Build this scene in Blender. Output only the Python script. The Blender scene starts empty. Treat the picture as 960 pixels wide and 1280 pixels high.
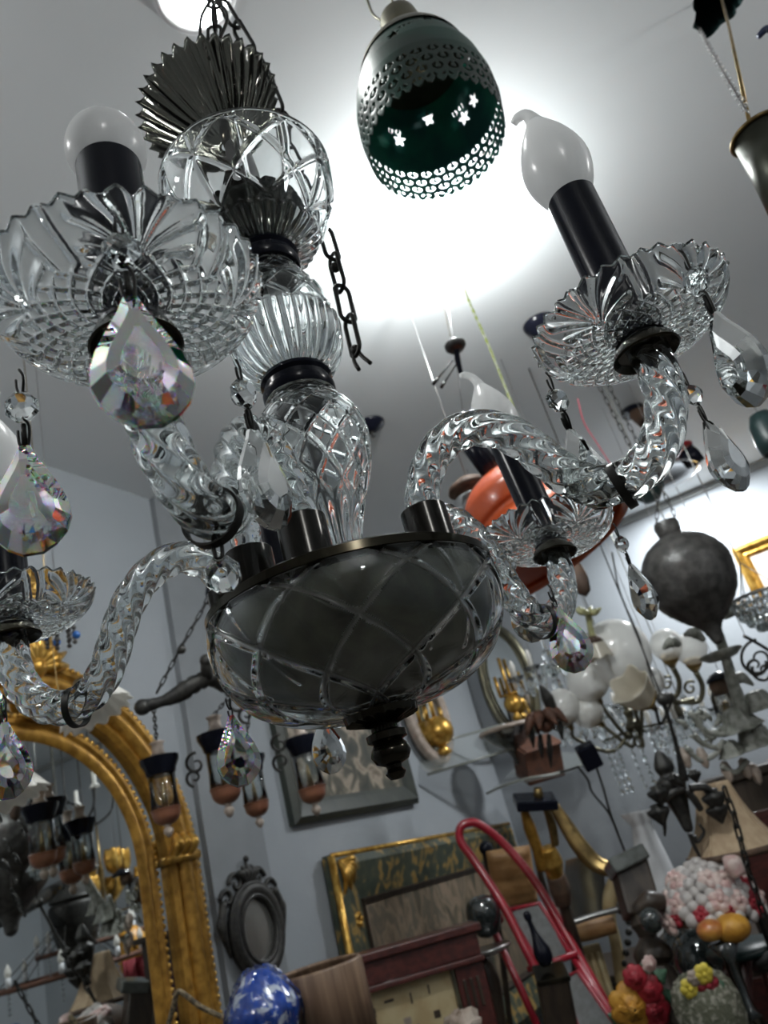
import bpy, math, random
import numpy as np
from mathutils import Matrix, Vector
random.seed(7)
rng = np.random.default_rng(7)
PI = math.pi
COL = bpy.context.scene.collection

# ------------------------------------------------------------------ camera geometry
F = 960.0
CAM_ROT = np.array([[0.8318460964, 0.4078710776, 0.3763950796],
                    [0.4941797213, -0.2356316916, -0.8368178470],
                    [-0.2526231877, 0.8821104749, -0.3975709183]])   # camera axes -> room axes
CAM = np.array([0.0, 0.0, 1.55])
CEIL = 2.95
XL, YB, XR, YF = -1.785, 4.485, 2.3, -2.2

def ray(px, py): return CAM_ROT @ np.array([(px - 480) / F, -(py - 640) / F, -1.0])
def pt(px, py, d): return CAM + ray(px, py) * d
def on_x(px, py, x):
    r = ray(px, py); return CAM + r * (x / r[0])
def on_y(px, py, y):
    r = ray(px, py); return CAM + r * (y / r[1])
def on_z(px, py, z):
    r = ray(px, py); return CAM + r * ((z - CAM[2]) / r[2])
def pts(l, d): return np.array([pt(p[0], p[1], p[2] if len(p) > 2 else d) for p in l])

# ------------------------------------------------------------------ materials
def nt(name):
    m = bpy.data.materials.new(name); m.use_nodes = True
    n = m.node_tree; return m, n, n.nodes['Principled BSDF'], n.nodes['Material Output']

def mat(name, c, rough=.5, metal=0, c2=None, scale=8, detail=4, bump=0, spec=.5, coat=0, lo=.4, hi=.6, tex='noise', stretch=None, bscale=None, dist=0):
    m, n, b, o = nt(name)
    b.inputs['Base Color'].default_value = (*c, 1); b.inputs['Roughness'].default_value = rough
    b.inputs['Metallic'].default_value = metal; b.inputs['Specular IOR Level'].default_value = spec
    b.inputs['Coat Weight'].default_value = coat
    if c2 is not None or bump:
        tc = n.nodes.new('ShaderNodeTexCoord'); mp = n.nodes.new('ShaderNodeMapping')
        n.links.new(tc.outputs['Object'], mp.inputs[0])
        if stretch: mp.inputs['Scale'].default_value = stretch
        if tex == 'voronoi':
            t = n.nodes.new('ShaderNodeTexVoronoi'); t.inputs['Scale'].default_value = scale; fac = t.outputs['Distance']
        elif tex == 'wave':
            t = n.nodes.new('ShaderNodeTexWave'); t.inputs['Scale'].default_value = scale; t.inputs['Distortion'].default_value = dist or 4
            t.inputs['Detail'].default_value = detail; fac = t.outputs['Fac']
        else:
            t = n.nodes.new('ShaderNodeTexNoise'); t.inputs['Scale'].default_value = scale; t.inputs['Detail'].default_value = detail
            t.inputs['Distortion'].default_value = dist; fac = t.outputs['Fac']
        n.links.new(mp.outputs[0], t.inputs['Vector'])
        if c2 is not None:
            r = n.nodes.new('ShaderNodeValToRGB'); r.color_ramp.elements[0].position = lo; r.color_ramp.elements[1].position = hi
            r.color_ramp.elements[0].color = (*c, 1); r.color_ramp.elements[1].color = (*c2, 1)
            n.links.new(fac, r.inputs[0]); n.links.new(r.outputs[0], b.inputs['Base Color'])
        if bump:
            bp = n.nodes.new('ShaderNodeBump'); bp.inputs['Strength'].default_value = bump; bp.inputs['Distance'].default_value = .01
            if bscale:
                t2 = n.nodes.new('ShaderNodeTexNoise'); t2.inputs['Scale'].default_value = bscale; t2.inputs['Detail'].default_value = 3
                n.links.new(mp.outputs[0], t2.inputs['Vector']); fac = t2.outputs['Fac']
            n.links.new(fac, bp.inputs['Height']); n.links.new(bp.outputs[0], b.inputs['Normal'])
    return m

def glass(name, c=(1, 1, 1), rough=0.0, ior=1.47, bump=0, bs=60):
    m, n, b, o = nt(name); n.nodes.remove(b)
    g = n.nodes.new('ShaderNodeBsdfGlass'); g.inputs['Color'].default_value = (*c, 1); g.inputs['Roughness'].default_value = rough
    g.inputs['IOR'].default_value = ior
    n.links.new(g.outputs[0], o.inputs[0])
    if bump:
        tc = n.nodes.new('ShaderNodeTexCoord'); t = n.nodes.new('ShaderNodeTexNoise'); t.inputs['Scale'].default_value = bs
        bp = n.nodes.new('ShaderNodeBump'); bp.inputs['Strength'].default_value = bump; bp.inputs['Distance'].default_value = .004
        n.links.new(tc.outputs['Object'], t.inputs['Vector']); n.links.new(t.outputs['Fac'], bp.inputs['Height']); n.links.new(bp.outputs[0], g.inputs['Normal'])
    return m

def thin_glass(name, c=(1, 1, 1), gloss=.12, rough=.03):
    """thin clear pane: mostly see-through with a glossy reflection"""
    m, n, b, o = nt(name); n.nodes.remove(b)
    t = n.nodes.new('ShaderNodeBsdfTransparent'); t.inputs[0].default_value = (*c, 1)
    g = n.nodes.new('ShaderNodeBsdfGlossy'); g.inputs['Roughness'].default_value = rough
    fr = n.nodes.new('ShaderNodeLayerWeight'); fr.inputs[0].default_value = gloss + .15
    ma = n.nodes.new('ShaderNodeMath'); ma.operation = 'ADD'; ma.inputs[1].default_value = gloss * .4
    x = n.nodes.new('ShaderNodeMixShader'); n.links.new(fr.outputs['Fresnel'], ma.inputs[0]); n.links.new(ma.outputs[0], x.inputs[0])
    n.links.new(t.outputs[0], x.inputs[1]); n.links.new(g.outputs[0], x.inputs[2]); n.links.new(x.outputs[0], o.inputs[0])
    return m

def crystal(name):
    """lead crystal with dispersion: three colour bands refracted by three indices"""
    m, n, b, o = nt(name); n.nodes.remove(b)
    outs = []
    for c, i in (((.88, .0, .0, 1), 1.527), ((.0, .88, .0, 1), 1.53), ((.0, .0, .87, 1), 1.534)):
        g = n.nodes.new('ShaderNodeBsdfGlass'); g.inputs['Color'].default_value = c; g.inputs['IOR'].default_value = i; g.inputs['Roughness'].default_value = .0
        outs.append(g.outputs[0])
    a = n.nodes.new('ShaderNodeAddShader'); n.links.new(outs[0], a.inputs[0]); n.links.new(outs[1], a.inputs[1])
    a2 = n.nodes.new('ShaderNodeAddShader'); n.links.new(a.outputs[0], a2.inputs[0]); n.links.new(outs[2], a2.inputs[1])
    n.links.new(a2.outputs[0], o.inputs[0]); return m

def frosted(name, c=(.95, .96, .96), mixf=.5):
    m, n, b, o = nt(name); n.nodes.remove(b)
    d = n.nodes.new('ShaderNodeBsdfDiffuse'); d.inputs[0].default_value = (*c, 1)
    t = n.nodes.new('ShaderNodeBsdfTranslucent'); t.inputs[0].default_value = (*c, 1)
    g = n.nodes.new('ShaderNodeBsdfGlossy'); g.inputs['Roughness'].default_value = .25
    x = n.nodes.new('ShaderNodeMixShader'); x.inputs[0].default_value = mixf
    n.links.new(d.outputs[0], x.inputs[1]); n.links.new(t.outputs[0], x.inputs[2])
    y = n.nodes.new('ShaderNodeMixShader'); y.inputs[0].default_value = .06
    n.links.new(x.outputs[0], y.inputs[1]); n.links.new(g.outputs[0], y.inputs[2]); n.links.new(y.outputs[0], o.inputs[0]); return m

def emit(name, c, s):
    m, n, b, o = nt(name); n.nodes.remove(b)
    e = n.nodes.new('ShaderNodeEmission'); e.inputs[0].default_value = (*c, 1); e.inputs[1].default_value = s
    n.links.new(e.outputs[0], o.inputs[0]); return m

M = {}
M['shade_wall'] = mat('brown_panelled_wall', (.10, .095, .09), .7, c2=(.17, .165, .16), scale=3)
M['wall'] = mat('painted_wall', (.245, .270, .292), .75, c2=(.28, .303, .327), scale=2.2, lo=.3, hi=.7, bump=.08, bscale=40)
M['ceil'] = mat('painted_ceiling', (.66, .70, .72), .6, c2=(.71, .745, .765), scale=1.5, lo=.3, hi=.7, bump=.03, bscale=30)
M['floor'] = mat('stone_floor', (.12, .11, .10), .4, c2=(.18, .17, .15), scale=5)
M['glass'] = glass('clear_glass', (.97, .985, .985), 0, 1.47)
M['smoke'] = glass('smoked_glass', (.32, .32, .30), .02, 1.5)
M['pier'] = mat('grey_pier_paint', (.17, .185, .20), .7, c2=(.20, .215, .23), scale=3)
M['drop_glass'] = glass('grey_drop_glass', (.84, .85, .84), 0, 1.53)
M['crystal'] = crystal('lead_crystal')
M['thin'] = thin_glass('thin_glass', (.93, .95, .95), .12)
M['thin_smoke'] = thin_glass('sooty_thin_glass', (.55, .55, .53), .2)
M['frost'] = frosted('frosted_glass')
M['milk'] = frosted('milk_glass', (.82, .81, .77), .4)
M['globe'] = thin_glass('pearl_globe_glass', (.80, .81, .81), .3, .18)
def hazy(name, c, k):
    m, n, b, o = nt(name); n.nodes.remove(b)
    t = n.nodes.new('ShaderNodeBsdfTransparent'); d = n.nodes.new('ShaderNodeBsdfDiffuse'); d.inputs[0].default_value = (*c, 1)
    g = n.nodes.new('ShaderNodeBsdfGlossy'); g.inputs['Roughness'].default_value = .1
    x = n.nodes.new('ShaderNodeMixShader'); x.inputs[0].default_value = k; n.links.new(t.outputs[0], x.inputs[1]); n.links.new(d.outputs[0], x.inputs[2])
    y = n.nodes.new('ShaderNodeMixShader'); y.inputs[0].default_value = .06; n.links.new(x.outputs[0], y.inputs[1]); n.links.new(g.outputs[0], y.inputs[2]); n.links.new(y.outputs[0], o.inputs[0]); return m
M['globe'] = hazy('hazy_globe_glass', (.88, .88, .87), .35)
M['big_globe'] = hazy('white_globe_glass', (.80, .80, .77), .62)
M['pane'] = hazy('shelf_glass', (.5, .55, .53), .10)
M['cream'] = frosted('cream_glass', (.72, .68, .58), .35)
M['black'] = mat('satin_black_tube', (.006, .007, .013), .2, spec=.2)
M['wire'] = mat('dark_wire', (.02, .02, .018), .45, .6)
M['iron'] = mat('black_iron', (.018, .018, .018), .5, .3, c2=(.035, .034, .03), scale=60)
M['bronze'] = mat('dark_bronze', (.030, .027, .020), .2, .9, c2=(.055, .048, .032), scale=25)
M['liner'] = mat('tarnished_liner', (.20, .195, .145), .42, .3, c2=(.05, .048, .035), scale=26, lo=.32, hi=.66, dist=.6)  # dark mottling painted in, standing for reflections and shading on the metal
M['gunmetal'] = mat('black_gunmetal', (.018, .017, .014), .2, .5)
M['nickel'] = mat('nickel_stem', (.38, .38, .38), .28, .9)
M['brass'] = mat('aged_brass', (.30, .21, .085), .32, .9, c2=(.17, .12, .05), scale=22)
M['dull_brass'] = mat('dull_brass', (.16, .15, .10), .35, .75, c2=(.10, .095, .07), scale=18)
M['gold'] = mat('gilding', (.46, .25, .045), .38, .55, c2=(.24, .12, .018), scale=38, bump=.15, lo=.35, hi=.68)
M['gold2'] = mat('gilding_bright', (.62, .38, .09), .3, .7, c2=(.36, .19, .03), scale=30, bump=.3)
M['mirror'] = mat('mirror_silver', (.80, .83, .82), .015, 1.0)
M['orange'] = mat('orange_glass', (.46, .075, .022), .25, coat=.25, c2=(.56, .11, .035), scale=6)
M['enamel_in'] = mat('green_enamel_inside', (.03, .30, .20), .5, c2=(.025, .16, .15), scale=14)  # inside of the same enamel painted brighter, standing for light within the lantern
M['enamel'] = mat('green_enamel', (.012, .05, .036), .45, c2=(.02, .035, .028), scale=14)
M['red'] = mat('red_paint', (.36, .012, .03), .3, coat=.4, c2=(.28, .01, .02), scale=9)
M['grey_step'] = mat('grey_ribbed_step', (.20, .21, .21), .7, c2=(.16, .165, .165), scale=50)
M['dark_wood'] = mat('dark_wood', (.022, .016, .012), .4, c2=(.045, .032, .022), scale=6, stretch=(6, 6, 1))
M['mahogany'] = mat('mahogany', (.085, .02, .016), .35, coat=.3, c2=(.05, .012, .01), scale=8, stretch=(2, 8, 8))
M['zebra'] = mat('striped_wood_veneer', (.23, .15, .095), .5, c2=(.12, .072, .045), scale=9, stretch=(7, 7, .35), lo=.35, hi=.62, detail=6)
M['cream_paint'] = mat('cream_paint', (.46, .38, .22), .6, c2=(.38, .29, .15), scale=12)
M['white'] = mat('white_paint', (.68, .70, .72), .5, c2=(.6, .61, .63), scale=9)
M['greyleaf'] = mat('grey_green_metal', (.30, .31, .28), .55, .0, c2=(.17, .18, .155), scale=40)
M['beige'] = mat('beige_fabric', (.42, .32, .21), .85, c2=(.36, .265, .17), scale=60, stretch=(1, 1, .3))
M['brown'] = mat('brown_cloth', (.09, .05, .03), .7, c2=(.05, .03, .02), scale=20)
M['tan'] = mat('tan_leather', (.34, .19, .075), .5, c2=(.26, .135, .05), scale=18, bump=.2)
M['rust'] = mat('rust_box', (.11, .042, .022), .7, c2=(.07, .03, .018), scale=25)
M['blue'] = mat('cobalt_ceramic', (.008, .06, .36), .2, coat=.5, c2=(.60, .66, .75), scale=30, lo=.54, hi=.60, dist=.5)
M['blue_bead'] = mat('blue_ceramic', (.02, .13, .45), .25, coat=.5)
M['amber'] = mat('amber_resin', (.22, .088, .045), .4, coat=.3, c2=(.16, .06, .035), scale=16)
M['stone'] = mat('pale_finial', (.40, .33, .28), .5, c2=(.28, .23, .19), scale=30)
M['pic_frame'] = mat('dark_green_frame', (.018, .024, .020), .4, c2=(.03, .036, .028), scale=20)
M['dkgreen'] = mat('dark_teal', (.012, .03, .03), .4)
M['pottery'] = mat('black_pottery', (.022, .021, .02), .42, c2=(.055, .053, .05), scale=35, bump=.35)
M['pink'] = mat('pink_petal', (.52, .33, .31), .4, c2=(.62, .50, .46), scale=40)
M['pearl'] = mat('pearl_petal', (.42, .39, .38), .3, c2=(.52, .49, .47), scale=30, coat=.3)
M['red_petal'] = mat('red_petal', (.36, .02, .035), .45, c2=(.22, .01, .02), scale=30)
M['gold_petal'] = mat('gold_petal', (.58, .30, .04), .45, c2=(.42, .19, .02), scale=30)
M['yellow'] = mat('yellow_petal', (.62, .50, .06), .5)
M['leaf'] = mat('green_leaf', (.03, .09, .05), .5, c2=(.05, .12, .07), scale=20)
M['basket'] = mat('mossy_basket', (.10, .105, .07), .8, c2=(.30, .29, .24), scale=70, lo=.5, hi=.62, bump=.6)
M['fruit'] = mat('glazed_fruit', (.36, .07, .03), .3, c2=(.62, .36, .05), scale=7, coat=.4)
M['darkglass'] = mat('dark_glass', (.012, .017, .018), .06, coat=1.0, c2=(.03, .036, .036), scale=12)
M['yellowcord'] = mat('yellow_green_cord', (.45, .55, .12), .6, c2=(.70, .74, .60), scale=90)
M['whitecord'] = mat('white_cord', (.75, .75, .70), .7)
M['redcord'] = mat('red_cord', (.5, .05, .09), .7)
M['redcloth'] = mat('crimson_cloth', (.17, .012, .02), .8)
M['far_on'] = emit('far_lamp_glow', (1.0, .99, .97), 115)
M['lamp_on'] = emit('lamp_glow', (.97, 1.0, .985), 330)
M['panel_on'] = emit('panel_glow', (.95, .98, 1.0), 170)
M['down_on'] = emit('downlight_glow', (.97, 1.0, .97), 60)

def painting(name, stops, scale=5, seed=0.0, st=(1, 1, 1)):
    m, n, b, o = nt(name); b.inputs['Roughness'].default_value = .6
    tc = n.nodes.new('ShaderNodeTexCoord'); mp = n.nodes.new('ShaderNodeMapping'); mp.inputs['Location'].default_value = (seed, seed * 2, seed)
    mp.inputs['Scale'].default_value = st
    t = n.nodes.new('ShaderNodeTexNoise'); t.inputs['Scale'].default_value = scale; t.inputs['Detail'].default_value = 6; t.inputs['Distortion'].default_value = .8
    r = n.nodes.new('ShaderNodeValToRGB')
    while len(r.color_ramp.elements) < len(stops): r.color_ramp.elements.new(.5)
    for e, (p, c) in zip(r.color_ramp.elements, stops): e.position = p; e.color = (*c, 1)
    n.links.new(tc.outputs['Object'], mp.inputs[0]); n.links.new(mp.outputs[0], t.inputs['Vector']); n.links.new(t.outputs['Fac'], r.inputs[0]); n.links.new(r.outputs[0], b.inputs['Base Color'])
    return m
M['canvas'] = painting('faded_tapestry', [(.3, (.03, .03, .02)), (.44, (.10, .08, .05)), (.52, (.20, .145, .10)), (.58, (.09, .08, .055)), (.7, (.15, .11, .075))], 11, 1.0, (1, 1, .55))
M['still'] = painting('dark_still_life', [(.32, (.02, .025, .02)), (.48, (.07, .065, .045)), (.58, (.30, .25, .19)), (.7, (.12, .09, .06))], 9, 3.0)
M['portrait'] = painting('pale_picture', [(.3, (.25, .18, .13)), (.5, (.48, .40, .34)), (.7, (.55, .50, .44))], 6, 5.0)
M['leafframe'] = painting('painted_green_gilt', [(.38, (.03, .042, .03)), (.52, (.055, .062, .038)), (.60, (.28, .18, .05)), (.7, (.2, .12, .03))], 16, 2.0)

# ------------------------------------------------------------------ mesh builder
def norm(v): v = np.asarray(v, float); return v / max(np.linalg.norm(v), 1e-12)
def basis(ax):
    ax = norm(ax); a = np.array([1., 0, 0]) if abs(ax[0]) < .8 else np.array([0, 1., 0])
    u = norm(a - ax * a.dot(ax)); return u, np.cross(ax, u), ax
def bez(P, n=24):
    """smooth Catmull-Rom through points"""
    P = np.asarray(P, float)
    if len(P) < 3: 
        t = np.linspace(0, 1, n)[:, None]; return P[0] * (1 - t) + P[-1] * t
    Q = np.vstack([2 * P[0] - P[1], P, 2 * P[-1] - P[-2]]); out = []
    k = max(2, int(math.ceil(n / (len(P) - 1))))
    for i in range(1, len(Q) - 2):
        t = np.linspace(0, 1, k, endpoint=False)[:, None]
        a, b, c, d = Q[i - 1], Q[i], Q[i + 1], Q[i + 2]
        out.append(.5 * ((2 * b) + (c - a) * t + (2 * a - 5 * b + 4 * c - d) * t ** 2 + (3 * b - a - 3 * c + d) * t ** 3))
    out.append(P[-1][None]); return np.vstack(out)

class MB:
    def __init__(s): s.v = []; s.f = []; s.n = 0; s.mi = []
    def add(s, V, Fc, mi=0):
        V = np.asarray(V, float); s.v.append(V); s.f += [tuple(int(i) + s.n for i in f) for f in Fc]; s.mi += [mi] * len(Fc); s.n += len(V); return s
    def grid(s, P, wrap_u=False, wrap_v=True, mi=0, cap0=False, cap1=False, mask=None):
        n, m = P.shape[:2]; Fc = []
        for i in range(n if wrap_u else n - 1):
            i2 = (i + 1) % n
            for j in range(m if wrap_v else m - 1):
                if mask is not None and not mask[i, j]: continue
                j2 = (j + 1) % m
                Fc.append((i * m + j, i * m + j2, i2 * m + j2, i2 * m + j))
        if cap0: Fc.append(tuple(range(m - 1, -1, -1)))
        if cap1: Fc.append(tuple(range((n - 1) * m, n * m)))
        return s.add(P.reshape(-1, 3), Fc, mi)
    def lathe(s, prof, nu=32, o=(0, 0, 0), ax=(0, 0, 1), disp=None, wrap=False, mi=0, sub=0, mask=None, caps=True, xoff=None):
        prof = np.asarray(prof, float)
        if sub: prof = bez(prof, sub)
        n = len(prof); th = np.linspace(0, 2 * PI, nu, endpoint=False)
        r = np.repeat(prof[:, :1], nu, 1); z = np.repeat(prof[:, 1:2], nu, 1)
        if disp is not None:
            T = np.repeat(th[None], n, 0); S = np.repeat(np.linspace(0, 1, n)[:, None], nu, 1)
            tan = np.gradient(prof, axis=0); tan /= np.maximum(np.linalg.norm(tan, axis=1, keepdims=True), 1e-9)
            d = disp(T, S); 
            if isinstance(d, tuple): r = r + d[0]; z = z + d[1]
            else: r = r + d * tan[:, 1:2]; z = z - d * tan[:, 0:1]
        u, v, a = basis(ax)
        P = np.asarray(o, float) + r[..., None] * (np.cos(th)[None, :, None] * u + np.sin(th)[None, :, None] * v) + z[..., None] * a
        return s.grid(P, wrap_u=wrap, mi=mi, mask=mask, cap0=caps and not wrap and prof[0, 0] > 1e-6, cap1=caps and not wrap and prof[-1, 0] > 1e-6)
    def tube(s, path, r, n=8, mi=0, prof=None, caps=True, closed=False):
        P = np.asarray(path, float); m = len(P)
        r = np.full(m, r) if np.isscalar(r) else np.interp(np.linspace(0, 1, m), np.linspace(0, 1, len(r)), r)
        if closed: T = np.roll(P, -1, 0) - np.roll(P, 1, 0)
        else: T = np.gradient(P, axis=0)
        T /= np.maximum(np.linalg.norm(T, axis=1, keepdims=True), 1e-12)
        u, v, _ = basis(T[0]); th = np.linspace(0, 2 * PI, n, endpoint=False); G = np.zeros((m, n, 3))
        for i in range(m):
            u = norm(u - T[i] * u.dot(T[i])); v = np.cross(T[i], u)
            rr = r[i] * (np.ones(n) if prof is None else prof(th, i / max(m - 1, 1)))
            G[i] = P[i] + (rr * np.cos(th))[:, None] * u + (rr * np.sin(th))[:, None] * v
        return s.grid(G, wrap_u=closed, mi=mi, cap0=caps and not closed, cap1=caps and not closed)
    def box(s, c, h, ex=(1, 0, 0), ey=(0, 1, 0), ez=(0, 0, 1), mi=0):
        c = np.asarray(c, float); E = [np.asarray(e, float) for e in (ex, ey, ez)]
        V = [c + E[0] * h[0] * a + E[1] * h[1] * b + E[2] * h[2] * d for a in (-1, 1) for b in (-1, 1) for d in (-1, 1)]
        return s.add(V, [(0, 1, 3, 2), (4, 6, 7, 5), (0, 4, 5, 1), (2, 3, 7, 6), (0, 2, 6, 4), (1, 5, 7, 3)], mi)
    def ball(s, c, r, n=12, sc=(1, 1, 1), mi=0, ax=(0, 0, 1)):
        k = max(6, n // 2 + 1); a = np.linspace(-PI / 2, PI / 2, k)
        return s.lathe(np.stack([np.maximum(np.cos(a), 1e-4) * r * sc[0], np.sin(a) * r * sc[2]], 1), n, c, ax, mi=mi, caps=False)
    def prism(s, poly, c, eu, ev, ew, th, mi=0):
        """outline poly (u,v) with thickness th along ew"""
        c = np.asarray(c, float); eu, ev, ew = map(norm, (eu, ev, ew)); m = len(poly)
        A = np.array([c + eu * p[0] + ev * p[1] for p in poly]); V = np.vstack([A - ew * th / 2, A + ew * th / 2])
        Fc = [tuple(range(m - 1, -1, -1)), tuple(range(m, 2 * m))] + [(i, (i + 1) % m, m + (i + 1) % m, m + i) for i in range(m)]
        return s.add(V, Fc, mi)
    def build(s, name, m, parent=None, smooth=True, loc=None, bevel=0, angle=None, local=False):
        me = bpy.data.meshes.new(name); V = np.vstack(s.v)
        if parent is None and loc is None and not local:
            loc = np.array([*((V[:, :2].min(0) + V[:, :2].max(0)) / 2), V[:, 2].min()])
        if loc is not None: V = V - np.asarray(loc)
        if parent is not None and not local:
            q = parent
            while q is not None: V = V - np.array(q.location); q = q.parent
        me.from_pydata(V.tolist(), [], s.f)
        ms = m if isinstance(m, (list, tuple)) else [m]
        for x in ms: me.materials.append(M[x] if isinstance(x, str) else x)
        if len(ms) > 1: me.polygons.foreach_set('material_index', s.mi)
        if smooth: me.polygons.foreach_set('use_smooth', [True] * len(me.polygons))
        me.update()
        if smooth and angle: me.set_sharp_from_angle(angle=math.radians(angle))
        o = bpy.data.objects.new(name, me); COL.objects.link(o)
        if parent is not None: o.parent = parent
        if loc is not None: o.location = loc
        if bevel:
            b = o.modifiers.new('bevel', 'BEVEL'); b.width = bevel; b.segments = 2; b.limit_method = 'ANGLE'
        return o

def tag(o, label=None, cat=None, group=None, kind=None):
    if label: o['label'] = label
    if cat: o['category'] = cat
    if group: o['group'] = group
    if kind: o['kind'] = kind
    return o
def thing(name, label, cat, loc=(0, 0, 0), group=None, rot=None):
    o = bpy.data.objects.new(name, None); COL.objects.link(o); o.location = tuple(loc); o.empty_display_size = .05
    if rot is not None: o.rotation_euler = rot
    return tag(o, label, cat, group)
def copy_tree(o, parent=None):
    c = o.copy(); COL.objects.link(c)
    if parent is not None: c.parent = parent
    for ch in list(o.children): copy_tree(ch, c)
    return c

def tri(x): return np.abs(((x / (2 * PI)) % 1) - .5) * 2       # 0..1 triangle wave
def sstep(a, b, x): t = np.clip((x - a) / (b - a), 0, 1); return t * t * (3 - 2 * t)
def groove(x, w=.22):                                          # narrow v-groove near the zeros of the wave
    return np.clip(tri(x + PI) / w, 0, 1)

def link(mb, c, ax, side, L, W, r, mi=0):
    """one oval chain link centred at c, long axis ax"""
    a = np.linspace(0, 2 * PI, 20, endpoint=False); ax = norm(ax); side = norm(side - ax * np.dot(side, ax)); c = np.asarray(c)
    k = (L - W) / 2
    P = np.array([c + ax * (math.cos(t) * W / 2 + math.copysign(k, math.cos(t))) + side * math.sin(t) * W / 2 for t in a])
    mb.tube(P, r, 6, mi, closed=True)
def chain(mb, path, L, W, r):
    """links along a path"""
    P = np.asarray(path, float); seg = np.linalg.norm(np.diff(P, axis=0), axis=1); cum = np.r_[0, np.cumsum(seg)]
    n = max(1, int(cum[-1] / (L - 2.6 * r))); st = cum[-1] / n
    for i in range(n):
        s0 = (i + .5) * st; c = np.array([np.interp(s0, cum, P[:, k]) for k in range(3)])
        e = np.array([np.interp(min(s0 + st / 2, cum[-1]), cum, P[:, k]) for k in range(3)]); b = np.array([np.interp(s0 - st / 2, cum, P[:, k]) for k in range(3)])
        u, v, a = basis(e - b); w = u if i % 2 else v
        w = math.cos(.5) * w + math.sin(.5) * (v if i % 2 else -u)
        link(mb, c, a, w, st + 2.6 * r, W, r)
# ================================================================== the setting
def struct(name, mb, m, smooth=False): 
    o = mb.build(name, m, None, smooth); o['kind'] = 'structure'; return o
t = .1
struct('wall_left', MB().box((XL - t / 2, (YB + YF) / 2, CEIL / 2), (t / 2, (YB - YF) / 2 + t, CEIL / 2)), 'wall')
struct('wall_back', MB().box(((XL + XR) / 2, YB + t / 2, CEIL / 2), ((XR - XL) / 2, t / 2, CEIL / 2)), 'wall')
struct('wall_right', MB().box((XR + t / 2, (YB + YF) / 2, CEIL / 2), (t / 2, (YB - YF) / 2 + t, CEIL / 2)), 'wall')
struct('wall_front', MB().box(((XL + XR) / 2, YF - t / 2, CEIL / 2), ((XR - XL) / 2, t / 2, CEIL / 2)), 'shade_wall')
struct('floor', MB().box(((XL + XR) / 2, (YB + YF) / 2, -.05), ((XR - XL) / 2 + t, (YB - YF) / 2 + t, .05)), 'floor')
# ceiling: a slab with a ragged hole broken into it
hc = on_z(897, 5, CEIL); N = 48
hp = []
for i in range(N):
    a = 2 * PI * i / N; r_ = .058 * (1 + .10 * math.sin(3 * a + 1) + .07 * math.sin(7 * a) + rng.uniform(-.05, .05))
    hp.append((hc[0] + r_ * math.cos(a) * .95, hc[1] + r_ * math.sin(a) * 1.15))
op = []
x0, x1, y0, y1 = XL - t, XR + t, YF - t, YB + t
for i in range(N):
    a = 2 * PI * i / N; dx, dy = math.cos(a), math.sin(a)
    k = min([((x1 if dx > 0 else x0) - hc[0]) / dx if abs(dx) > 1e-9 else 1e9, ((y1 if dy > 0 else y0) - hc[1]) / dy if abs(dy) > 1e-9 else 1e9])
    op.append((hc[0] + dx * k, hc[1] + dy * k))
for cx, cy in ((x0, y0), (x0, y1), (x1, y0), (x1, y1)):   # snap the nearest boundary point to each corner
    i = min(range(N), key=lambda q: (op[q][0] - cx) ** 2 + (op[q][1] - cy) ** 2); op[i] = (cx, cy)
G = np.array([[(*p, CEIL + .3) for p in hp], [(*p, CEIL) for p in hp], [(*p, CEIL) for p in op], [(*p, CEIL + .3) for p in op]])
cm = MB(); cm.grid(G, mi=0); cm.mi[:N] = [1] * N
cm.add([(*p, CEIL + .3) for p in hp], [tuple(range(N))], 1)
ce = cm.build('ceiling', ['ceil', 'dkgreen'], None, False, loc=(0, 0, CEIL)); ce['kind'] = 'structure'
# shallow pier on the left wall
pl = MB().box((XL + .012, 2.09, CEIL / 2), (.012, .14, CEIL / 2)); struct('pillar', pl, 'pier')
# conduit-like rail along the top of the back wall
a, b = on_y(775, 653, YB - .012), on_y(965, 568, YB - .012)
tr = MB().box(((a[0] + XR) / 2, YB - .012, 2.93), ((XR - a[0]) / 2, .012, .018)); struct('trim_1', tr, mat('grey_rail', (.20, .21, .21), .6))

# ================================================================== the chandelier
C = pt(440, 750, .5)
ch = thing('crystal_chandelier', 'large cut glass chandelier with twisted glass arms hanging in front', 'chandelier', C)
MB_ = MB
def cpart(mb, name, m, parent=ch, smooth=True, **k): return mb.build(name, m, parent, smooth, local=True, **k)

# --- central stem and turned glass pieces
cpart(MB().lathe([(.0045, -.08), (.0045, .52)], 12), 'stem_rod', 'nickel')
cpart(MB().lathe([(.0002, .006), (.06, .006), (.090, .0045), (.0945, .002), (.0945, -.003), (.090, -.006), (.0002, -.006)], 96), 'arm_plate', 'bronze', angle=40)

def d_lat(nth, nz, amp, w=.2, ph=0):
    def f(T, S):
        a = groove(T * nth + S * nz * 2 * PI + ph, w); b = groove(T * nth - S * nz * 2 * PI + ph, w)
        return -amp * (1 - np.minimum(a, b))
    return f
def shell(outer, th, disp, nu=160, sub=60):
    """closed glass shell; the pattern is cut into its outside only"""
    O = bez(np.array(outer, float), sub); tan = np.gradient(O, axis=0); tan /= np.linalg.norm(tan, axis=1, keepdims=True)
    I = O.copy(); I[:, 0] -= tan[:, 1] * th; I[:, 1] += tan[:, 0] * th; I[:, 0] = np.maximum(I[:, 0], .0015)
    n = len(O)
    def dd(T, S):
        d = np.zeros_like(T); d[:n] = disp(T[:n], np.repeat(np.linspace(0, 1, n)[:, None], T.shape[1], 1)); return d
    return MB().lathe(np.vstack([O, I[::-1]]), nu, disp=dd, wrap=True)

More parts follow.
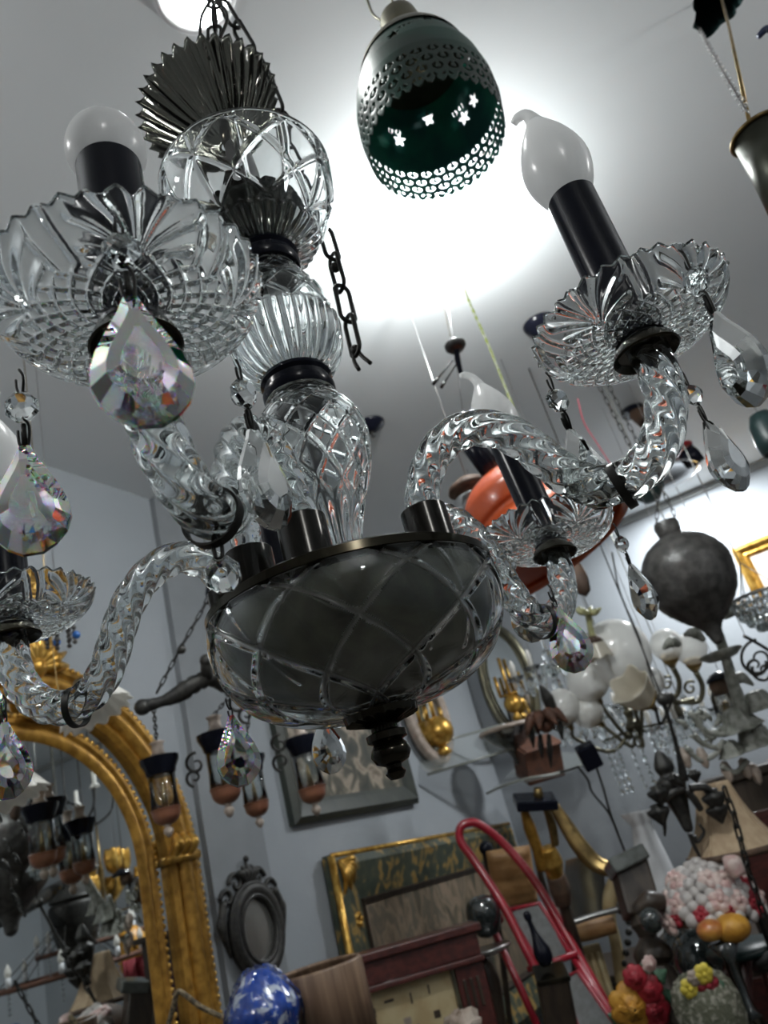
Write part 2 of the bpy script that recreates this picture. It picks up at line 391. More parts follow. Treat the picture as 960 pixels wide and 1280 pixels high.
def d_bowl(T, S):
    a = groove(T * 9 + S * 14, .15); b = groove(T * 9 - S * 14, .15)
    star = groove(T * 18 + S * 9, .16)
    return -.0030 * (1 - np.minimum(a, b)) - .0010 * (1 - star) * (S > .45)
bowl = shell([(.012, -.0745), (.034, -.073), (.058, -.067), (.078, -.055), (.090, -.038), (.0955, -.019), (.0948, -.004)], .0045, d_bowl, 576, 150)
Vb = bowl.v[0]; mi_ = []; nb_ = 90
q0 = np.array([f[0] for f in bowl.f]); i_, j_ = q0 // 576, q0 % 576; nO = len(Vb) // 576 // 2
g_ = d_bowl(2 * PI * (j_ + .5) / 576, (i_ + .5) / (nO - 1)); bowl.mi = [int(a) for a in ((i_ < nO - 1) & (g_ < -.0014))]
m_, n_, b_, o_ = nt('cut_glass_facet'); n_.nodes.remove(b_)
gg = n_.nodes.new('ShaderNodeBsdfGlass'); gg.inputs['Roughness'].default_value = .3; gg.inputs['IOR'].default_value = 1.47
dd_ = n_.nodes.new('ShaderNodeBsdfDiffuse'); dd_.inputs[0].default_value = (.55, .56, .54, 1)
xx = n_.nodes.new('ShaderNodeMixShader'); xx.inputs[0].default_value = .11
n_.links.new(gg.outputs[0], xx.inputs[1]); n_.links.new(dd_.outputs[0], xx.inputs[2]); n_.links.new(xx.outputs[0], o_.inputs[0])
cpart(bowl, 'bottom_bowl', ['glass', m_])
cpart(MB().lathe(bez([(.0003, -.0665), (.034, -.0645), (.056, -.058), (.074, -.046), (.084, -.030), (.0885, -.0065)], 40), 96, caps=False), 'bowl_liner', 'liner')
fin = MB().lathe([(.0003, -.0665), (.0235, -.0655), (.0225, -.0705), (.014, -.0725), (.008, -.0745), (.0085, -.078), (.0125, -.0795), (.0125, -.0835), (.009, -.085), (.0115, -.088), (.0125, -.092), (.010, -.0965), (.005, -.0985), (.0045, -.1005), (.0065, -.103), (.004, -.1065), (.0003, -.107)], 64,
                 disp=lambda T, S: np.where(S < .3, .0009 * np.cos(T * 22), 0))
fin.v = [v + np.array([0, 0, -.0075]) for v in fin.v]
cpart(fin, 'finial', 'bronze', angle=50)

def d_balus(T, S):
    up = -.0022 * (1 - np.minimum(groove(T * 11 + S * 46, .2), groove(T * 11 - S * 46, .2)))
    lowr = .0014 * np.cos(T * 14)
    k = sstep(.30, .42, S); top = 1 - sstep(.93, .98, S)
    return (up * k + lowr * (1 - k)) * top
cpart(shell([(.0175, .006), (.0150, .022), (.0165, .042), (.0225, .060), (.033, .083), (.0405, .108), (.0405, .128), (.035, .142), (.027, .153), (.026, .158)], .004, d_balus, 264, 120), 'baluster', 'glass')
for zz in (.158, .279):
    cpart(MB().lathe([(.006, zz), (.0255, zz), (.027, zz + .003), (.027, zz + .007), (.0248, zz + .009), (.0248, zz + .013), (.027, zz + .0155), (.026, zz + .019), (.006, zz + .019)], 48), 'collar_ring', 'black', angle=35)
def d_ball(T, S):
    up = -.0022 * (1 - np.minimum(groove(T * 8 + S * 26, .2), groove(T * 8 - S * 26, .2)))
    lowr = .0024 * np.abs(np.cos(T * 15)); k = sstep(.46, .5, S)
    return up * k + lowr * (1 - k)
cpart(shell([(.020, .177), (.031, .184), (.0395, .201), (.0415, .224), (.038, .246), (.029, .264), (.0225, .279)], .004, d_ball, 264, 100), 'glass_ball', 'glass')
def d_cup(T, S):
    lat = -.0022 * (1 - np.minimum(groove(T * 8 + S * 17, .16), groove(T * 8 - S * 17, .16))) - .0016 * (1 - groove(T * 12, .16))
    low = .0026 * np.abs(np.cos(T * 17)); k = sstep(.30, .36, S); e = 1 - sstep(.94, .97, S)
    return (lat * k + low * (1 - k)) * e
cpart(shell([(.021, .298), (.033, .301), (.044, .308), (.053, .318), (.0625, .333), (.0695, .351), (.0722, .370), (.0728, .379)], .0042, d_cup, 320, 110), 'top_cup', 'glass')
inn = MB().lathe([(.006, .306), (.030, .306), (.037, .314), (.040, .326), (.0395, .338), (.036, .3385), (.031, .330), (.006, .324)], 120, disp=lambda T, S: (.0022 * np.abs(np.cos(T * 8)) * (S > .1), .006 * np.abs(np.sin(T * 8)) * ((S > .4) & (S < .8))))
cpart(inn, 'cup_holder', 'smoke')
tub = MB().lathe([(.006, .330), (.012, .331), (.013, .39), (.010, .43), (.006, .436)], 24); cpart(tub, 'stem_sleeve', 'nickel')
# --- smoked, fluted dish on top
def d_dish(T, S):
    n_ = 34; k = np.clip(np.minimum(S, 1 - S) * 2, 0, 1); tooth = tri(T * n_)
    return (.0040 * (tooth - .5) * k * 2.0, .0045 * (tri(T * n_ + PI / 2) - .5) * k)
dish = MB().lathe(np.vstack([bez([(.008, 0), (.020, .004), (.036, .016), (.051, .034), (.064, .054)], 26), bez([(.0625, .0545), (.049, .0365), (.034, .019), (.019, .0075), (.008, .004)], 26)]), 272, disp=d_dish, wrap=True)
do = cpart(dish, 'canopy_dish', 'smoke'); do.location = (-.009, .005, .440); do.rotation_euler = (.10, -.16, 0)
cpart(MB().lathe([(.011, .428), (.012, .444), (.007, .46), (.004, .50), (.004, .525)], 20), 'top_hook_stem', 'bronze')
# --- chains
hm = MB(); top = pt(268, -6, .745) - C
chain(hm, [pt(268, 88, .70) - C, top, np.array([top[0], top[1], CEIL - C[2]])], .034, .0125, .0017)
for q in (-1, 1): hm.tube(bez([pt(262 + q * 12, 50, .70) - C, pt(268 + q * 16, 20, .715) - C, top], 12), .0016, 6)
cpart(hm, 'suspension_chain', 'wire')
lm = MB(); P = np.array([pt(*p) - C for p in ((276, 0, .80), (300, 40, .79), (332, 95, .78), (354, 150, .77), (386, 235, .75), (410, 300, .72), (429, 370, .69), (445, 440, .66))])
chain(lm, P, .042, .0145, .0022)
e_ = P[-1]
for q in (-1, 1): lm.tube(bez([e_ + (0, 0, .004), e_ + np.array([q * .004, 0, -.006]), e_ + np.array([q * .006 + .004, 0, -.018])], 8), .0019, 6)
lm.ball(e_ + (0, 0, .002), .005, 8)
for k in (3.1, 4.4): 
    c_ = np.array([np.interp(k + 1.1, range(8), P[:, i]) for i in range(3)]); lm.ball(c_, .0048, 8, (1, 1, 1.1))
cpart(lm, 'loose_chain', 'wire')

# --- one arm, built along +x, then turned round the stem
A = [(.066, .006), (.0655, .022), (.067, .040), (.076, .058), (.091, .0705), (.107, .073), (.124, .066), (.139, .051), (.149, .033), (.159, .014), (.171, .002), (.186, -.0025), (.201, .001), (.214, .012), (.223, .028), (.2265, .045), (.227, .066)]
AP = bez([(r, 0, z) for r, z in A], 190)
def arm_prof(th, s): return 1 + .15 * (np.abs(np.cos((th + s * 19) * 3)) - .5)
arm_m = MB().tube(AP, [.0098, .0112, .0112, .0112, .0108], 72, prof=arm_prof)
bore = MB().tube(AP[1:-1], .0058, 24); bore.f = [f[::-1] for f in bore.f]; arm_m.add(bore.v[0], bore.f)
BX, BZ = .2255, .0705
def d_bob(T, S_):
    S = np.clip(S_, 0, 1); n = 5; a = ((T * n / (2 * PI)) % 1) - .5
    ang = np.arctan2(a * 2.4, (S - .50) * 2 + .06)
    fan = groove(ang * 15, .55); star = groove((a - np.sign(a) * .5) * 40 + S * 6, .4)
    g1 = groove(T * 24 + S * 40, .42); g2 = groove(T * 24 - S * 40, .42)
    k = sstep(.47, .56, S); ka = 1 - sstep(.34, .40, np.abs(a)) 
    return -.0030 * ((1 - fan) * k * ka + (1 - star) * k * (1 - ka) * .5) - .0021 * (1 - np.minimum(g1, g2)) * (1 - k) * sstep(.05, .12, S)
bo = bez([(.0125, .000), (.024, -.0022), (.036, -.0025), (.0470, .0025), (.0545, .0095), (.0580, .0185)], 90); bi = bez([(.0560, .0180), (.051, .0115), (.044, .0065), (.034, .0035), (.022, .0035), (.0125, .0046)], 40)
nb = len(bo)
def d_boball(T, S):
    d = np.zeros_like(T); d[:nb] = d_bob(T[:nb], np.repeat(np.linspace(0, 1, nb)[:, None], T.shape[1], 1))
    n = len(T); w = np.zeros(n); w[:nb] = np.linspace(0, 1, nb) ** 14; w[nb:] = np.linspace(1, 0, n - nb) ** 14
    tz = .0023 * (tri(T * 36) - .5) * w[:, None]
    tan = np.gradient(np.vstack([bo, bi]), axis=0); tan /= np.maximum(np.linalg.norm(tan, axis=1, keepdims=True), 1e-9)
    return (d * tan[:, 1:2] + .0018 * (tri(T * 36) - .5) * w[:, None], -d * tan[:, 0:1] + tz)
bob_m = MB().lathe(np.vstack([bo, bi]), 400, (BX, 0, BZ), disp=d_boball, wrap=True)
drip_m = MB().lathe([(.0003, .002), (.0135, .002), (.0175, -.001), (.0195, -.006), (.0185, -.0068), (.0155, -.003), (.0003, -.0022)], 48, (BX, 0, BZ - .003))
tube_m = MB().lathe([(.0003, .003), (.0150, .003), (.0150, .1135), (.0138, .1145), (.0135, .110), (.0003, .109)], 48, (BX, 0, BZ))
bb = bez([(.0095, 0), (.013, .004), (.0185, .015), (.0218, .028), (.0210, .040), (.0165, .054), (.0105, .066), (.0060, .074)], 40)
bulb_m = MB().lathe(np.vstack([[(.0003, -.002)], bb]), 40, (BX, 0, BZ + .109), caps=False)
tp = np.array([BX, 0, BZ + .109]); bulb_m.tube(bez([tp + (0, 0, .0735), tp + (-.001, .0005, .081), tp + (-.0035, .002, .088), tp + (-.0085, .005, .0925), tp + (-.0125, .007, .092)], 18), [.0061, .0044, .0036, .0032, .0026], 14)
cup_m = MB().lathe([(.0003, .004), (.0150, .004), (.0148, .035), (.0140, .0358), (.0118, .035), (.0113, .028), (.0003, .028)], 40, (.066, 0, 0))
band_m = MB().lathe([(.0128, -.0022), (.0140, -.0024), (.0140, .0024), (.0128, .0022)], 40, (.184, 0, -.0045), (1, 0, .12), wrap=True)
arm0 = arm_m.build('arm', 'glass', ch, local=True)
subs = [bob_m.build('bobeche', 'glass', arm0, local=True), drip_m.build('drip_cup', 'bronze', arm0, local=True, angle=40), tube_m.build('candle_tube', 'black', arm0, local=True, angle=40),
        bulb_m.build('bulb', 'frost', arm0, local=True), cup_m.build('socket_cup', 'gunmetal', arm0, local=True, angle=40), band_m.build('band', 'wire', arm0, local=True, angle=40)]
subs[3]['label'] = 'frosted flame bulb with a bent tip'
AZ = {'R': -0.9, 'FL': -77.2, 'L': -164.4, 'BR': 68, 'B': 134}
ARM = {}
for k, az in AZ.items():
    o = arm0 if k == 'R' else copy_tree(arm0, ch)
    droop = {'BR': 7.5, 'L': 2.0}.get(k, 0)
    Mx = Matrix.Rotation(math.radians(az), 4, 'Z') @ Matrix.Translation((.066, 0, 0)) @ Matrix.Rotation(math.radians(droop), 4, 'Y') @ Matrix.Translation((-.066, 0, 0))
    if k == 'L': Mx = Mx @ Matrix.Translation((.010, 0, 0)) @ Matrix.Diagonal((1.06, 1, 1, 1))
    o.matrix_local = Mx; ARM[k] = Mx
    if k == 'FL':
        for c in o.children:
            if c.name.startswith('candle_tube'): c.scale = (1, 1, .91)
            if c.name.startswith('bulb'): bpy.data.objects.remove(c)
        g = MB().lathe(bez([(.0095, 0), (.0125, .003), (.0155, .007), (.0183, .014), (.0185, .0215), (.0150, .030), (.008, .035), (.0003, .0365)], 30), 40, (BX, 0, BZ + .091)).build('bulb', 'frost', o, local=True); g['label'] = 'frosted globe bulb'
    if k == 'BR':
        for c in o.children:
            if c.name.split('.')[0] in ('candle_tube', 'bulb'):
                pv = Vector((BX, 0, BZ)); Q = Mx.to_3x3()
                axw = (Q.inverted() @ Vector(tuple(CAM_ROT @ np.array([0, 0, 1.0])))).normalized()
                c.matrix_local = Matrix.Translation(pv) @ Matrix.Rotation(math.radians(9), 4, axw) @ Matrix.Translation(-pv)
# the spare cup on the left of the plate, a broken glass stub standing in it
sc = cup_m.build('socket_cup', 'gunmetal', ch, local=True, angle=40); sc.rotation_euler = (0, 0, math.radians(-118))
st_ = MB().tube(bez([(.066, 0, .02), (.066, 0, .045), (.064, 0, .062)], 14), .0095, 40, prof=arm_prof).build('glass_stub', 'glass', ch, local=True); st_.rotation_euler = (0, 0, math.radians(-118))

# --- crystal pendants
def drop_mesh(L=.054, W=.033, T=.0085, n=18):
    hf = [(0, .14), (.12, .30), (.28, .58), (.44, .84), (.58, .98), (.70, 1), (.82, .86), (.92, .58), (.985, .24)]
    us = np.array([(w * W / 2, -u * L) for u, w in hf] + [(-w * W / 2, -u * L) for u, w in hf[::-1]]); m = len(us); c = np.array([0, -.60 * L])
    R0 = us; R1 = c + (us - c) * .68; R2 = c + (us - c) * .40; V = []
    for z, Rg in ((-T, R2), (-T * .80, R1), (-.0012, R0), (.0012, R0), (T * .80, R1), (T, R2)): V += [(p[0], z, p[1]) for p in Rg]
    Fc = []
    for k in range(5):
        for i in range(m):
            j = (i + 1) % m
            if k in (0, 1, 3, 4) :
                if (i + k) % 2: Fc += [(k * m + i, (k + 1) * m + i, (k + 1) * m + j), (k * m + i, (k + 1) * m + j, k * m + j)]
                else: Fc += [(k * m + i, (k + 1) * m + i, k * m + j), ((k + 1) * m + i, (k + 1) * m + j, k * m + j)]
            else: Fc.append((k * m + i, (k + 1) * m + i, (k + 1) * m + j, k * m + j))
    Fc.append(tuple(range(m))); Fc.append(tuple(range(6 * m - 1, 5 * m - 1, -1)))
    return MB().add(V, Fc)
def bead_mesh(R=.0078, H=.0055):
    mb = MB(); m = 8; V = []; 
    for z, r in ((-H, .45), (-H * .4, .88), (0, 1), (H * .4, .88), (H, .45)): V += [(r * R * math.cos(PI * 2 * (i + .5) / m), z, r * R * 1.1 * math.sin(PI * 2 * (i + .5) / m)) for i in range(m)]
    Fc = [(k * m + i, (k + 1) * m + i, (k + 1) * m + (i + 1) % m, k * m + (i + 1) % m) for k in range(4) for i in range(m)] + [tuple(range(m)), tuple(range(5 * m - 1, 4 * m - 1, -1))]
    return mb.add(V, Fc)
def hook_mesh(bead=True):
    mb = MB(); w = .0007
    def loop(z0, z1, x=.0016):
        mb.tube(bez([(0, 0, z0), (x, 0, z0 * .7 + z1 * .3), (x * .6, 0, z1 + .002), (0, 0, z1), (-x * .9, 0, z1 + .004), (-x, 0, z0 * .6 + z1 * .4)], 16), w, 6)
    loop(.003, -.012)
    if bead: loop(-.024, -.042, .0024); mb.tube([(0, .0002, -.028), (0, .0002, -.039)], .0013, 6)
    else: loop(-.008, -.020)
    return mb
proto = {}
def pendant(hook, yaw, scale=1.0, bead=True, wide=1.0, tilt=0, m='drop_glass'):
    """hook: room point of the hook on the dish; hangs straight down"""
    key = (bead, wide, m)
    q = np.asarray(hook) - C
    if key not in proto:
        d = drop_mesh(W=.033 * wide); d.v = [v + np.array([0, 0, -.040 if bead else -.017]) for v in d.v]
        o = d.build('crystal_pendant', m, ch, False, local=True)
        hook_mesh(bead).build('hook', 'wire', o, local=True)
        if bead:
            b = bead_mesh(); b.v = [v + np.array([0, 0, -.0185]) for v in b.v]; b.build('bead', 'glass', o, False, local=True)
        proto[key] = o
    else: o = copy_tree(proto[key], ch)
    o.location = q; o.rotation_euler = (tilt, 0, math.radians(yaw)); o.scale = (scale,) * 3
    return o
def hz(px, py, arm, z=BZ + .014): return on_z(px, py, C[2] + z - {'BR': .021, 'L': .006}.get(arm, 0))
view = lambda p: math.degrees(math.atan2(p[1], p[0])) - 90   # yaw that faces the camera
PEND = [  # px, py of the hook, arm, extra yaw, scale
    (146, 268, 'FL', 6, 1.02), (24, 468, 'FL', -10, .98), (296, 455, 'FL', 52, 1.0),
    (684, 470, 'R', 40, 1.0), (852, 318, 'R', -50, 1.0), (852, 466, 'R', 58, .98),
    (768, 658, 'BR', -58, .98), (628, 684, 'BR', 30, .95), (-30, 760, 'L', 20, 1)]
for px, py, arm, yw, sc_ in PEND:
    p = hz(px, py, arm); pendant(p, view(p) + yw, sc_, m='crystal' if arm in ('FL', 'L') and px != 296 else 'drop_glass')
# what hangs on the bands at the low point of the arms, and on the far dishes
p = np.array(ARM['FL'] @ Vector((.184, 0, -.019))) + C - (0, 0, -.006)
bm = bead_mesh(.0082); bm.v = [v + np.array([0, 0, -.0185]) for v in bm.v]; lone = bm.build('crystal_bead', 'glass', ch, False, local=True)
lone.location = p - C; lone.rotation_euler = (0, 0, math.radians(view(p)))
hk = MB(); hk.tube(bez([(0, 0, .003), (.0018, 0, -.004), (.0008, 0, -.012), (-.0014, 0, -.012), (-.0016, 0, -.004), (0, 0, .003)], 14), .0009, 6); hk.build('hook', 'wire', lone, local=True)
p = np.array(ARM['B'] @ Vector((.184, 0, -.019))) + C; pendant(p, view(p) + 25, .9, False)
for p, s_ in ((pt(4, 874, .50), .9), (pt(284, 868, .60), 1.0), (pt(686, 735, .62), 1.0)): pendant(p, view(p) + 8, s_, False, m='crystal')
# ================================================================== hung on the left wall
def wall_y(y, z, off=0.0): return np.array([XL + off, y, z])
# --- gilded mirror with a double arched frame
def arch_path(r, yc, zc, zb, n=56):
    a = np.linspace(0, PI, n)
    P = [(yc + r, z) for z in np.linspace(zb, zc, 24, endpoint=False)] + [(yc + r * math.cos(t), zc + r * math.sin(t)) for t in a] + [(yc - r, z) for z in np.linspace(zc, zb, 25)[1:]]
    return np.array(P)
def frame_sweep(mb, path2, prof, mi=0):
    """sweep a moulding (offset outward, depth from wall) along a 2-D path on the left wall"""
    T = np.gradient(path2, axis=0); T /= np.linalg.norm(T, axis=1, keepdims=True); Nn = np.stack([T[:, 1], -T[:, 0]], 1)
    G = np.array([[(XL + d, p[0] + n_[0] * o, p[1] + n_[1] * o) for o, d in prof] for p, n_ in zip(path2, Nn)])
    mb.grid(G, wrap_v=True, mi=mi, cap0=True, cap1=True)
yc, zc, zb = 1.32, 1.70, .75
gm = thing('gilded_mirror', 'tall arched mirror in a double gilded beaded frame on the left wall', 'mirror', wall_y(yc, zb))
o = MB(); frame_sweep(o, arch_path(.462, yc, zc, zb), [(-.002, .0), (-.002, .03), (.012, .04), (.03, .03), (.034, .042), (.052, .052), (.072, .046), (.078, .034), (.09, .044), (.104, .04), (.112, .02), (.112, .0)])
o.build('outer_frame', 'gold', gm, angle=50)
o = MB(); frame_sweep(o, arch_path(.358, yc, zc, zb), [(-.004, .012), (.0, .018), (.02, .026), (.034, .020), (.042, .028), (.054, .024), (.056, .012), (.056, .012)])
o.build('inner_frame', 'gold', gm, angle=50)
bd = MB(); 
for r, rr, dp in ((.419, .0085, .016), (.579, .0105, .022)):
    p = arch_path(r, yc, zc, zb, 200); L = np.r_[0, np.cumsum(np.linalg.norm(np.diff(p, axis=0), axis=1))]
    for s_ in np.arange(.3, L[-1] - .3, .0195):
        y, z = np.interp(s_, L, p[:, 0]), np.interp(s_, L, p[:, 1])
        if z > 1.0 and y > .95: bd.ball((XL + dp, y, z), rr, 6)
b_ = bd.build('beading', 'gold2', gm); b_['kind'] = 'stuff'
def arch_poly(r): p = arch_path(r, yc, zc, zb, 40); return [(a, b) for a, b in p]
def wall_poly(mb, poly, x0, x1):
    m = len(poly); V = [(x0, *p) for p in poly] + [(x1, *p) for p in poly]
    mb.add(V, [tuple(range(m)), tuple(range(2 * m - 1, m - 1, -1))] + [(i, m + i, m + (i + 1) % m, (i + 1) % m) for i in range(m)]); return mb
wall_poly(MB(), arch_poly(.36), XL + .004, XL + .014).build('mirror_glass', 'mirror', gm, False)
wall_poly(MB(), arch_poly(.464), XL + .001, XL + .011).build('mirror_border', 'mirror', gm, False)
cr = MB()
def leafy(mb, c, s, k, m=0):
    """carved acanthus spray on the wall: petals fanned round a centre"""
    for i in range(k):
        a = PI * (i + .5) / k; L = s * (.75 + .25 * math.sin(a)); d = np.array([0, math.cos(a), math.sin(a)])
        mb.tube(bez([np.array(c), np.array(c) + d * L * .5 + (.018, 0, 0), np.array(c) + d * L + (.006, 0, 0)], 10), [s * .05, s * .13, s * .03], 8, m)
leafy(cr, (XL + .035, 1.40, 2.10), .11, 9); leafy(cr, (XL + .05, 1.37, 2.235), .13, 9)
cr.ball((XL + .05, 1.37, 2.24), .03, 12)
cr.build('carved_crest', 'gold2', gm)
cap = MB()
for i in range(3): cap.tube(bez([(XL + .04, 1.78 + i * .03, 1.70), (XL + .065, 1.79 + i * .03, 1.735), (XL + .045, 1.80 + i * .028, 1.765)], 10), [.012, .018, .008], 8)
cap.box((XL + .03, 1.82, 1.70), (.03, .06, .010))
cap.build('capital', 'gold2', gm)

# --- small oval mirror with openwork iron frame
om = thing('oval_mirror', 'small oval mirror in a dark openwork crested frame on the pier', 'mirror', wall_y(2.09, 1.35, .024))
oc = np.array([XL + .03, 2.10, 1.455]); a = np.linspace(0, 2 * PI, 60, endpoint=False)
def ov(ry, rz, x=0): return np.array([(oc[0] + x, oc[1] + ry * math.cos(t), oc[2] + rz * math.sin(t)) for t in a])
f_ = MB(); f_.tube(ov(.104, .115, .006), .021, 12, closed=True); f_.tube(ov(.083, .094, .018), .008, 8, closed=True); f_.tube(ov(.121, .133, .01), .007, 8, closed=True); f_.build('frame', 'iron', om)
wall_poly(MB(), [(oc[1] + .088 * math.cos(t), oc[2] + .10 * math.sin(t)) for t in a], XL + .028, XL + .036).build('mirror_glass', mat('tarnished_mirror', (.42, .42, .40), .22, .8, c2=(.36, .36, .34), scale=6), om, False)
sc_ = MB()
def scroll(mb, c, r, turns, a0, ex, ez, w, n=26, m=0):
    P = []
    for i in range(n):
        t = i / (n - 1); rr = r * (1 - .8 * t); an = a0 + turns * 2 * PI * t
        P.append(np.array(c) + np.array(ex) * rr * math.cos(an) + np.array(ez) * rr * math.sin(an))
    mb.tube(P, [w, w, w * .6], 6, m)
EY, EZ = np.array([0, 1., 0]), np.array([0, 0, 1.])
for sg in (-1, 1):
    scroll(sc_, oc + (0, sg * .055, .142), .033, sg * 1.1, 0 if sg > 0 else PI, EY, EZ, .0075)
    scroll(sc_, oc + (0, sg * .105, .105), .030, sg * 1.0, 0 if sg > 0 else PI, EY, EZ, .007)
    scroll(sc_, oc + (0, sg * .138, .035), .026, -sg * 1.0, 1.2, EY, EZ, .007)
    sc_.tube(bez([oc + (0, sg * .125, .10), oc + (0, sg * .145, .03), oc + (0, sg * .125, -.05)], 12), [.012, .014, .005], 8)
for k in range(5): sc_.tube(bez([oc + (0, 0, .125), oc + (.012, (k - 2) * .018, .165), oc + (.004, (k - 2) * .022, .20 - abs(k - 2) * .014)], 9), [.010, .012, .003], 8)
sc_.ball(oc + (.01, 0, .205), .010, 8)
sc_.build('openwork_crest', 'iron', om)

# --- framed pictures on the wall
def wall_picture(name, label, y0, y1, z0, z1, fw, dep, fm, cm, tiltz=0, x=XL, inner=None, group=None):
    root = thing(name, label, 'picture', (x, (y0 + y1) / 2, z0)); f = MB(); cy, cz = (y0 + y1) / 2, (z0 + z1) / 2; hy, hz_ = (y1 - y0) / 2, (z1 - z0) / 2
    prof = [(0, 0), (0, dep * .6), (fw * .25, dep), (fw * .5, dep * .8), (fw * .8, dep * .55), (fw, dep * .35), (fw, 0)]
    G = np.array([[(x + d, cy + sy * (hy - o_), cz + sz * (hz_ - o_)) for o_, d in prof] for sy, sz in ((-1, -1), (1, -1), (1, 1), (-1, 1))])
    f.grid(G, wrap_u=True); f.build('frame', fm, root, False)
    MB().box((x + dep * .2, cy, cz), (dep * .15, hy - fw * .9, hz_ - fw * .9)).build('canvas', cm, root, False)
    if inner:
        g = MB(); o1, o2 = fw, fw + inner[0]
        G = np.array([[(x + d, cy + sy * (hy - o_), cz + sz * (hz_ - o_)) for o_, d in ((o1 - .004, dep * .3), (o1, dep * .6), (o2, dep * .42), (o2, dep * .3))] for sy, sz in ((-1, -1), (1, -1), (1, 1), (-1, 1))])
        g.grid(G, wrap_u=True); g.build('inner_moulding', inner[1], root, False)
    if tiltz: root.rotation_euler = (tiltz, 0, 0)
    return root
wall_picture('framed_picture', 'dark framed still life with a pale bouquet hanging behind the finial', 2.41, 3.38, 1.735, 2.30, .085, .045, 'pic_frame', 'still')
fr = wall_picture('framed_tapestry', 'wide faded tapestry picture in a green and gilt frame low on the wall', 2.52, 4.30, .72, 1.58, .17, .06, 'leafframe', 'canvas', x=XL + .012, inner=(.02, 'dark_wood'))
fr.rotation_euler = (0, 0, 0)
ed = MB(); ed.tube([(XL + .05, 2.525, .72), (XL + .05, 2.525, 1.575)], .014, 8); ed.tube([(XL + .05, 2.525, 1.575), (XL + .05, 4.29, 1.575)], .010, 8)
for k in range(5):
    t_ = k / 4 * PI / 2; ed.tube(bez([(XL + .062, 2.55, 1.55), (XL + .085, 2.55 + .05 * math.cos(t_), 1.55 - .05 * math.sin(t_)), (XL + .06, 2.55 + .11 * math.cos(t_), 1.55 - .11 * math.sin(t_))], 8), [.008, .017, .004], 6)
for zz in (1.35, 1.21): 
    for k in range(5): ed.ball((XL + .065, 2.60 + .017 * math.cos(k * 1.257), zz + .017 * math.sin(k * 1.257)), .011, 6)
ed.build('gilt_ornament', 'gold2', fr)
fr.rotation_euler = (-.035, 0, 0)

# --- oval framed mirrors near the corner
def oval_frame(label, c, e1, rh, rv, ball=True, fm='dull_brass'):
    """oval mirror: e1 = horizontal axis on the wall, out = into the room"""
    e1 = norm(e1); out = np.cross(e1, EZ); out = out if (CAM - c).dot(out) > 0 else -out
    root = thing('oval_wall_mirror', label, 'mirror', c - EZ * rv, 'oval mirrors with a gilded lamp')
    P = lambda a_, b_, d: np.array([c + e1 * a_ * math.cos(t) + EZ * b_ * math.sin(t) + out * d for t in a])
    f = MB(); f.tube(P(rh, rv, .02), .024, 10, closed=True); f.tube(P(rh * .83, rv * .9, .03), .010, 8, closed=True); f.build('frame', fm, root)
    MB().prism([(rh * .97 * math.cos(t), rv * .97 * math.sin(t)) for t in a], c + out * .008, e1, EZ, out, .008).build('mirror_glass', 'mirror', root, False)
    g = MB(); q = c + out * .055 - EZ * rv * .42
    g.ball(q, rh * .36, 16); g.lathe([(.004, 0), (rh * .2, .02), (rh * .1, .05), (.004, .07)], 12, q - EZ * (rh * .36 + .05)); 
    for s_ in (-1, 0, 1): g.tube([q + e1 * s_ * rh * .4 + EZ * .06, q + e1 * s_ * rh * .4 + EZ * rv * (.55 + .3 * (s_ == 0))], .011, 8)
    g.tube([q + e1 * -rh * .4 + EZ * .06, q + e1 * rh * .4 + EZ * .06], .008, 6)
    g.tube([q, c - EZ * rv * .42 + out * .012], .01, 6)
    g.build('gilded_lamp', 'gold2', root)
    return root
oval_frame('tall oval mirror with a gilded lamp on the back wall right of the glass bowl', on_y(636, 852, YB - .005), (1, 0, 0), .15, .33)
oval_frame('oval mirror with a gilded lamp partly hidden behind the glass bowl', on_x(530, 895, XL + .012), (0, 1, 0), .22, .235, fm='stone')
# --- small gilt-framed picture high on the back wall
bp = on_y(914, 688, YB); gx, gz = bp[0], bp[2]
pr = thing('gilt_picture', 'small pale picture in a bright gold frame high on the back wall', 'picture', (gx + .25, YB, gz - .36))
f = MB(); prof = [(0, 0), (0, .03), (.02, .045), (.045, .025), (.055, .03), (.07, .015), (.07, 0)]
G = np.array([[(gx + .25 + sx * (.25 - o_), YB - d, gz - .18 + sz * (.18 - o_)) for o_, d in prof] for sx, sz in ((-1, -1), (1, -1), (1, 1), (-1, 1))])
f.grid(G, wrap_u=True); f.build('frame', 'gold2', pr, False)
MB().box((gx + .25, YB - .008, gz - .18), (.19, .005, .12)).build('canvas', 'portrait', pr, False)

# ================================================================== hanging from the ceiling
# --- green pierced lantern
gl = pt(547, 181, 1.06); R_ = .101
lan = thing('pierced_lantern', 'green and brass pierced metal lantern with star cut-outs hanging under the ceiling', 'lantern', gl)
ax = norm(np.array([0, 0, 1.]) + CAM_ROT @ np.array([.07, .0, -.02]))
n_u, n_v = 460, 116
bo_ = np.vstack([np.stack([np.interp(np.linspace(0, 1, n_v), [0, .25, .45, .66, .83, 1], [R_ * .95, R_ * 1.0, R_ * .99, R_ * .93, R_ * .84, R_ * .72]), np.linspace(0, .170, n_v)], 1)])
th = np.arange(n_u) * 2 * PI / n_u; zz = bo_[:, 1]; TT, ZZ = np.meshgrid(th + PI / n_u, zz)
mask = np.ones((n_v, n_u), bool); U_ = TT * R_
def cell(pu, pv, off, fn):
    global mask
    row = np.floor((ZZ - off) / pv); uu = ((U_ / pu + .5 * (row % 2)) % 1 - .5) * 2; vv = (((ZZ - off) / pv) % 1 - .5) * 2
    return fn(uu, vv)
lace = (ZZ > .008) & (ZZ < .066)
